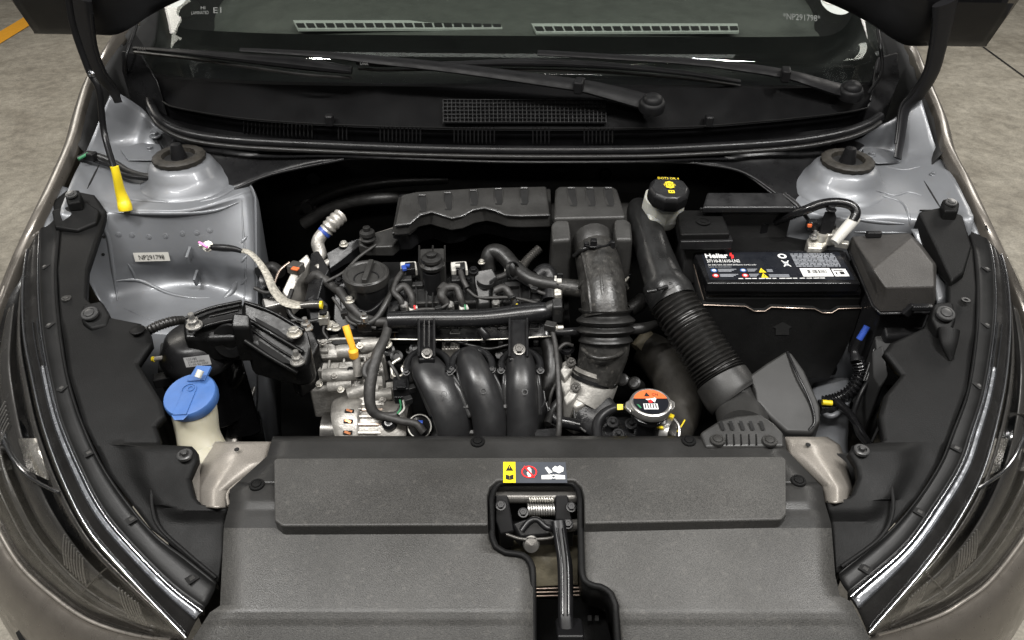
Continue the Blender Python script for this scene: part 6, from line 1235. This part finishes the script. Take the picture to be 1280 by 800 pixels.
# thin leads crossing the engine
lead = [([(408, 352, .782), (430, 340, .79), (448, 322, .80), (470, 306, .81)], 2), ([(416, 372, .77), (430, 392, .755), (440, 404, .748), (470, 410, .742)], 2.2), ([(500, 404, .755), (520, 388, .765), (548, 386, .765), (560, 380, .768)], 2), ([(584, 362, .778), (600, 372, .77), (640, 372, .77), (676, 380, .765)], 2), ([(655, 345, .785), (668, 362, .78), (690, 372, .77), (700, 392, .755)], 2.4), ([(486, 452, .72), (494, 464, .712), (500, 476, .70)], 2.4), ([(520, 446, .715), (510, 462, .705), (506, 478, .695)], 1.8), ([(694, 440, .72), (706, 430, .725), (716, 432, .72)], 2.4), ([(700, 470, .70), (690, 490, .69), (686, 508, .67)], 2.2), ([(350, 392, .77), (352, 402, .765), (372, 400, .765)], 1.8), ([(318, 360, .76), (334, 366, .755), (350, 360, .76)], 2.6), ([(412, 396, .745), (404, 412, .738), (410, 424, .73)], 1.6)]
for L_, r_ in lead: tube('lead', [(*q, r_) for q in L_], 'tape', hn_, seg=8)
for q in ((548, 386, .768), (430, 392, .757), (668, 362, .782), (640, 372, .772)): box('lead_clip', P(*q), (.010, .008, .008), 'satin2', hn_, rot=rz(random.uniform(-30, 30)), bevel=.001)
for q in ((506, 344, .785), (572, 344, .785), (642, 342, .78)): prism('ignition_coil', [(q[0]-8, q[1]-5, q[2]), (q[0]+9, q[1]-6, q[2]), (q[0]+9, q[1]+6, q[2]-.006), (q[0]-8, q[1]+7, q[2]-.006)], .74, 'satin2', en, bevel=.002)
# dim things against the firewall
fh = thing('heater_hose', 'dark heater hoses running along the firewall behind the air filter box', 'hose', P(450, 262, .78))
tube('hose', [(380, 280, .74, 8), (410, 262, .77, 8), (445, 252, .79, 8), (480, 248, .80, 8), (520, 246, .79, 8)], 'rubber', fh); tube('hose', [(372, 262, .72, 6), (420, 240, .76, 6), (480, 228, .78, 6), (560, 224, .78, 6)], 'rubber', fh)
lathe('pipe_flange', [(0, 0), (.016, 0), (.016, .004), (.010, .005), (.010, .012), (0, .012)], PY(386, 258, 1.36), 'rubber', fh, ax=(0, -1, .2), seg=24)
for q in ((392, 222), (700, 214), (756, 218)): lathe('firewall_plug', [(0, 0), (.014, 0), (.012, .006), (0, .007)], PY(*q, 1.368), 'rubber', fh, ax=(0, -1, 0), seg=20)

# more joints, clips and fittings
for A in RUN:
    tube('mould_seam', [(q[0]-q[3]*.1, q[1]-6, q[2]+.0128, .8) for q in A[1:5]], 'satin2', en, seg=6)
for q, a_ in (((606, 352, .79), (.2, 0, 1)), ((641, 338, .80), (.6, -.4, .3)),):
    lathe('hose_clamp', [(.0125, -.003), (.0142, -.003), (.0142, .003), (.0125, .003)], P(*q), 'satin2', bh, ax=a_, seg=24)
prism('sensor_block', [(692, 360, .785), (702, 359, .785), (703, 368, .78), (693, 369, .78)], .76, 'zinc', en, bevel=.003); prism('sensor_cap', [(690, 372, .78), (703, 371, .78), (704, 384, .772), (691, 385, .772)], .74, 'satin2', en, bevel=.003)
tube('elbow_pipe', [(672, 346, .785, 10), (682, 340, .79, 11), (688, 352, .78, 11), (688, 376, .765, 10)], 'satin', en, seg=16)
for q in ((780, 344, .80), (702, 340, .80)): tube('box_latch', [(q[0]-5, q[1], q[2]-.02, 1.5), (q[0], q[1]+8, q[2]-.03, 2), (q[0]+6, q[1]+2, q[2]-.022, 1.5)], 'zinc', ab, seg=8)
tube('drain_hose', [(700, 500, .66, 5), (690, 512, .655, 5), (684, 530, .65, 5)], 'rubber', hn_); tube('vacuum_line', [(560, 424, .715, 2), (590, 432, .71, 2), (612, 436, .705, 2), (640, 430, .71, 2)], 'satin2', hn_)
for x in range(560, 700, 22): box('rail_tab', P(x, 428, .712), (.008, .008, .008), 'satin2', en, bevel=.001)
for q in ((520, 472, .70), (514, 486, .692), (510, 500, .685)): box('harness_clip', P(*q), (.012, .010, .010), 'satin2', hn_, rot=rz(25), bevel=.001)
tube('spring_wire', [(500, 448, .715, 2), (490, 456, .71, 2), (492, 470, .70, 2), (504, 468, .70, 2), (506, 456, .705, 2)], 'zinc', hn_, seg=8)
for x, y, z in ((486, 438, .70), (520, 436, .70), (496, 446, .695)): lathe('dark_boss', [(0, -.01), (.010, -.01), (.010, .004), (.006, .005), (.006, .002), (0, .002)], P(x, y, z), 'satin2', en, ax=(0, -.6, .8), seg=18)
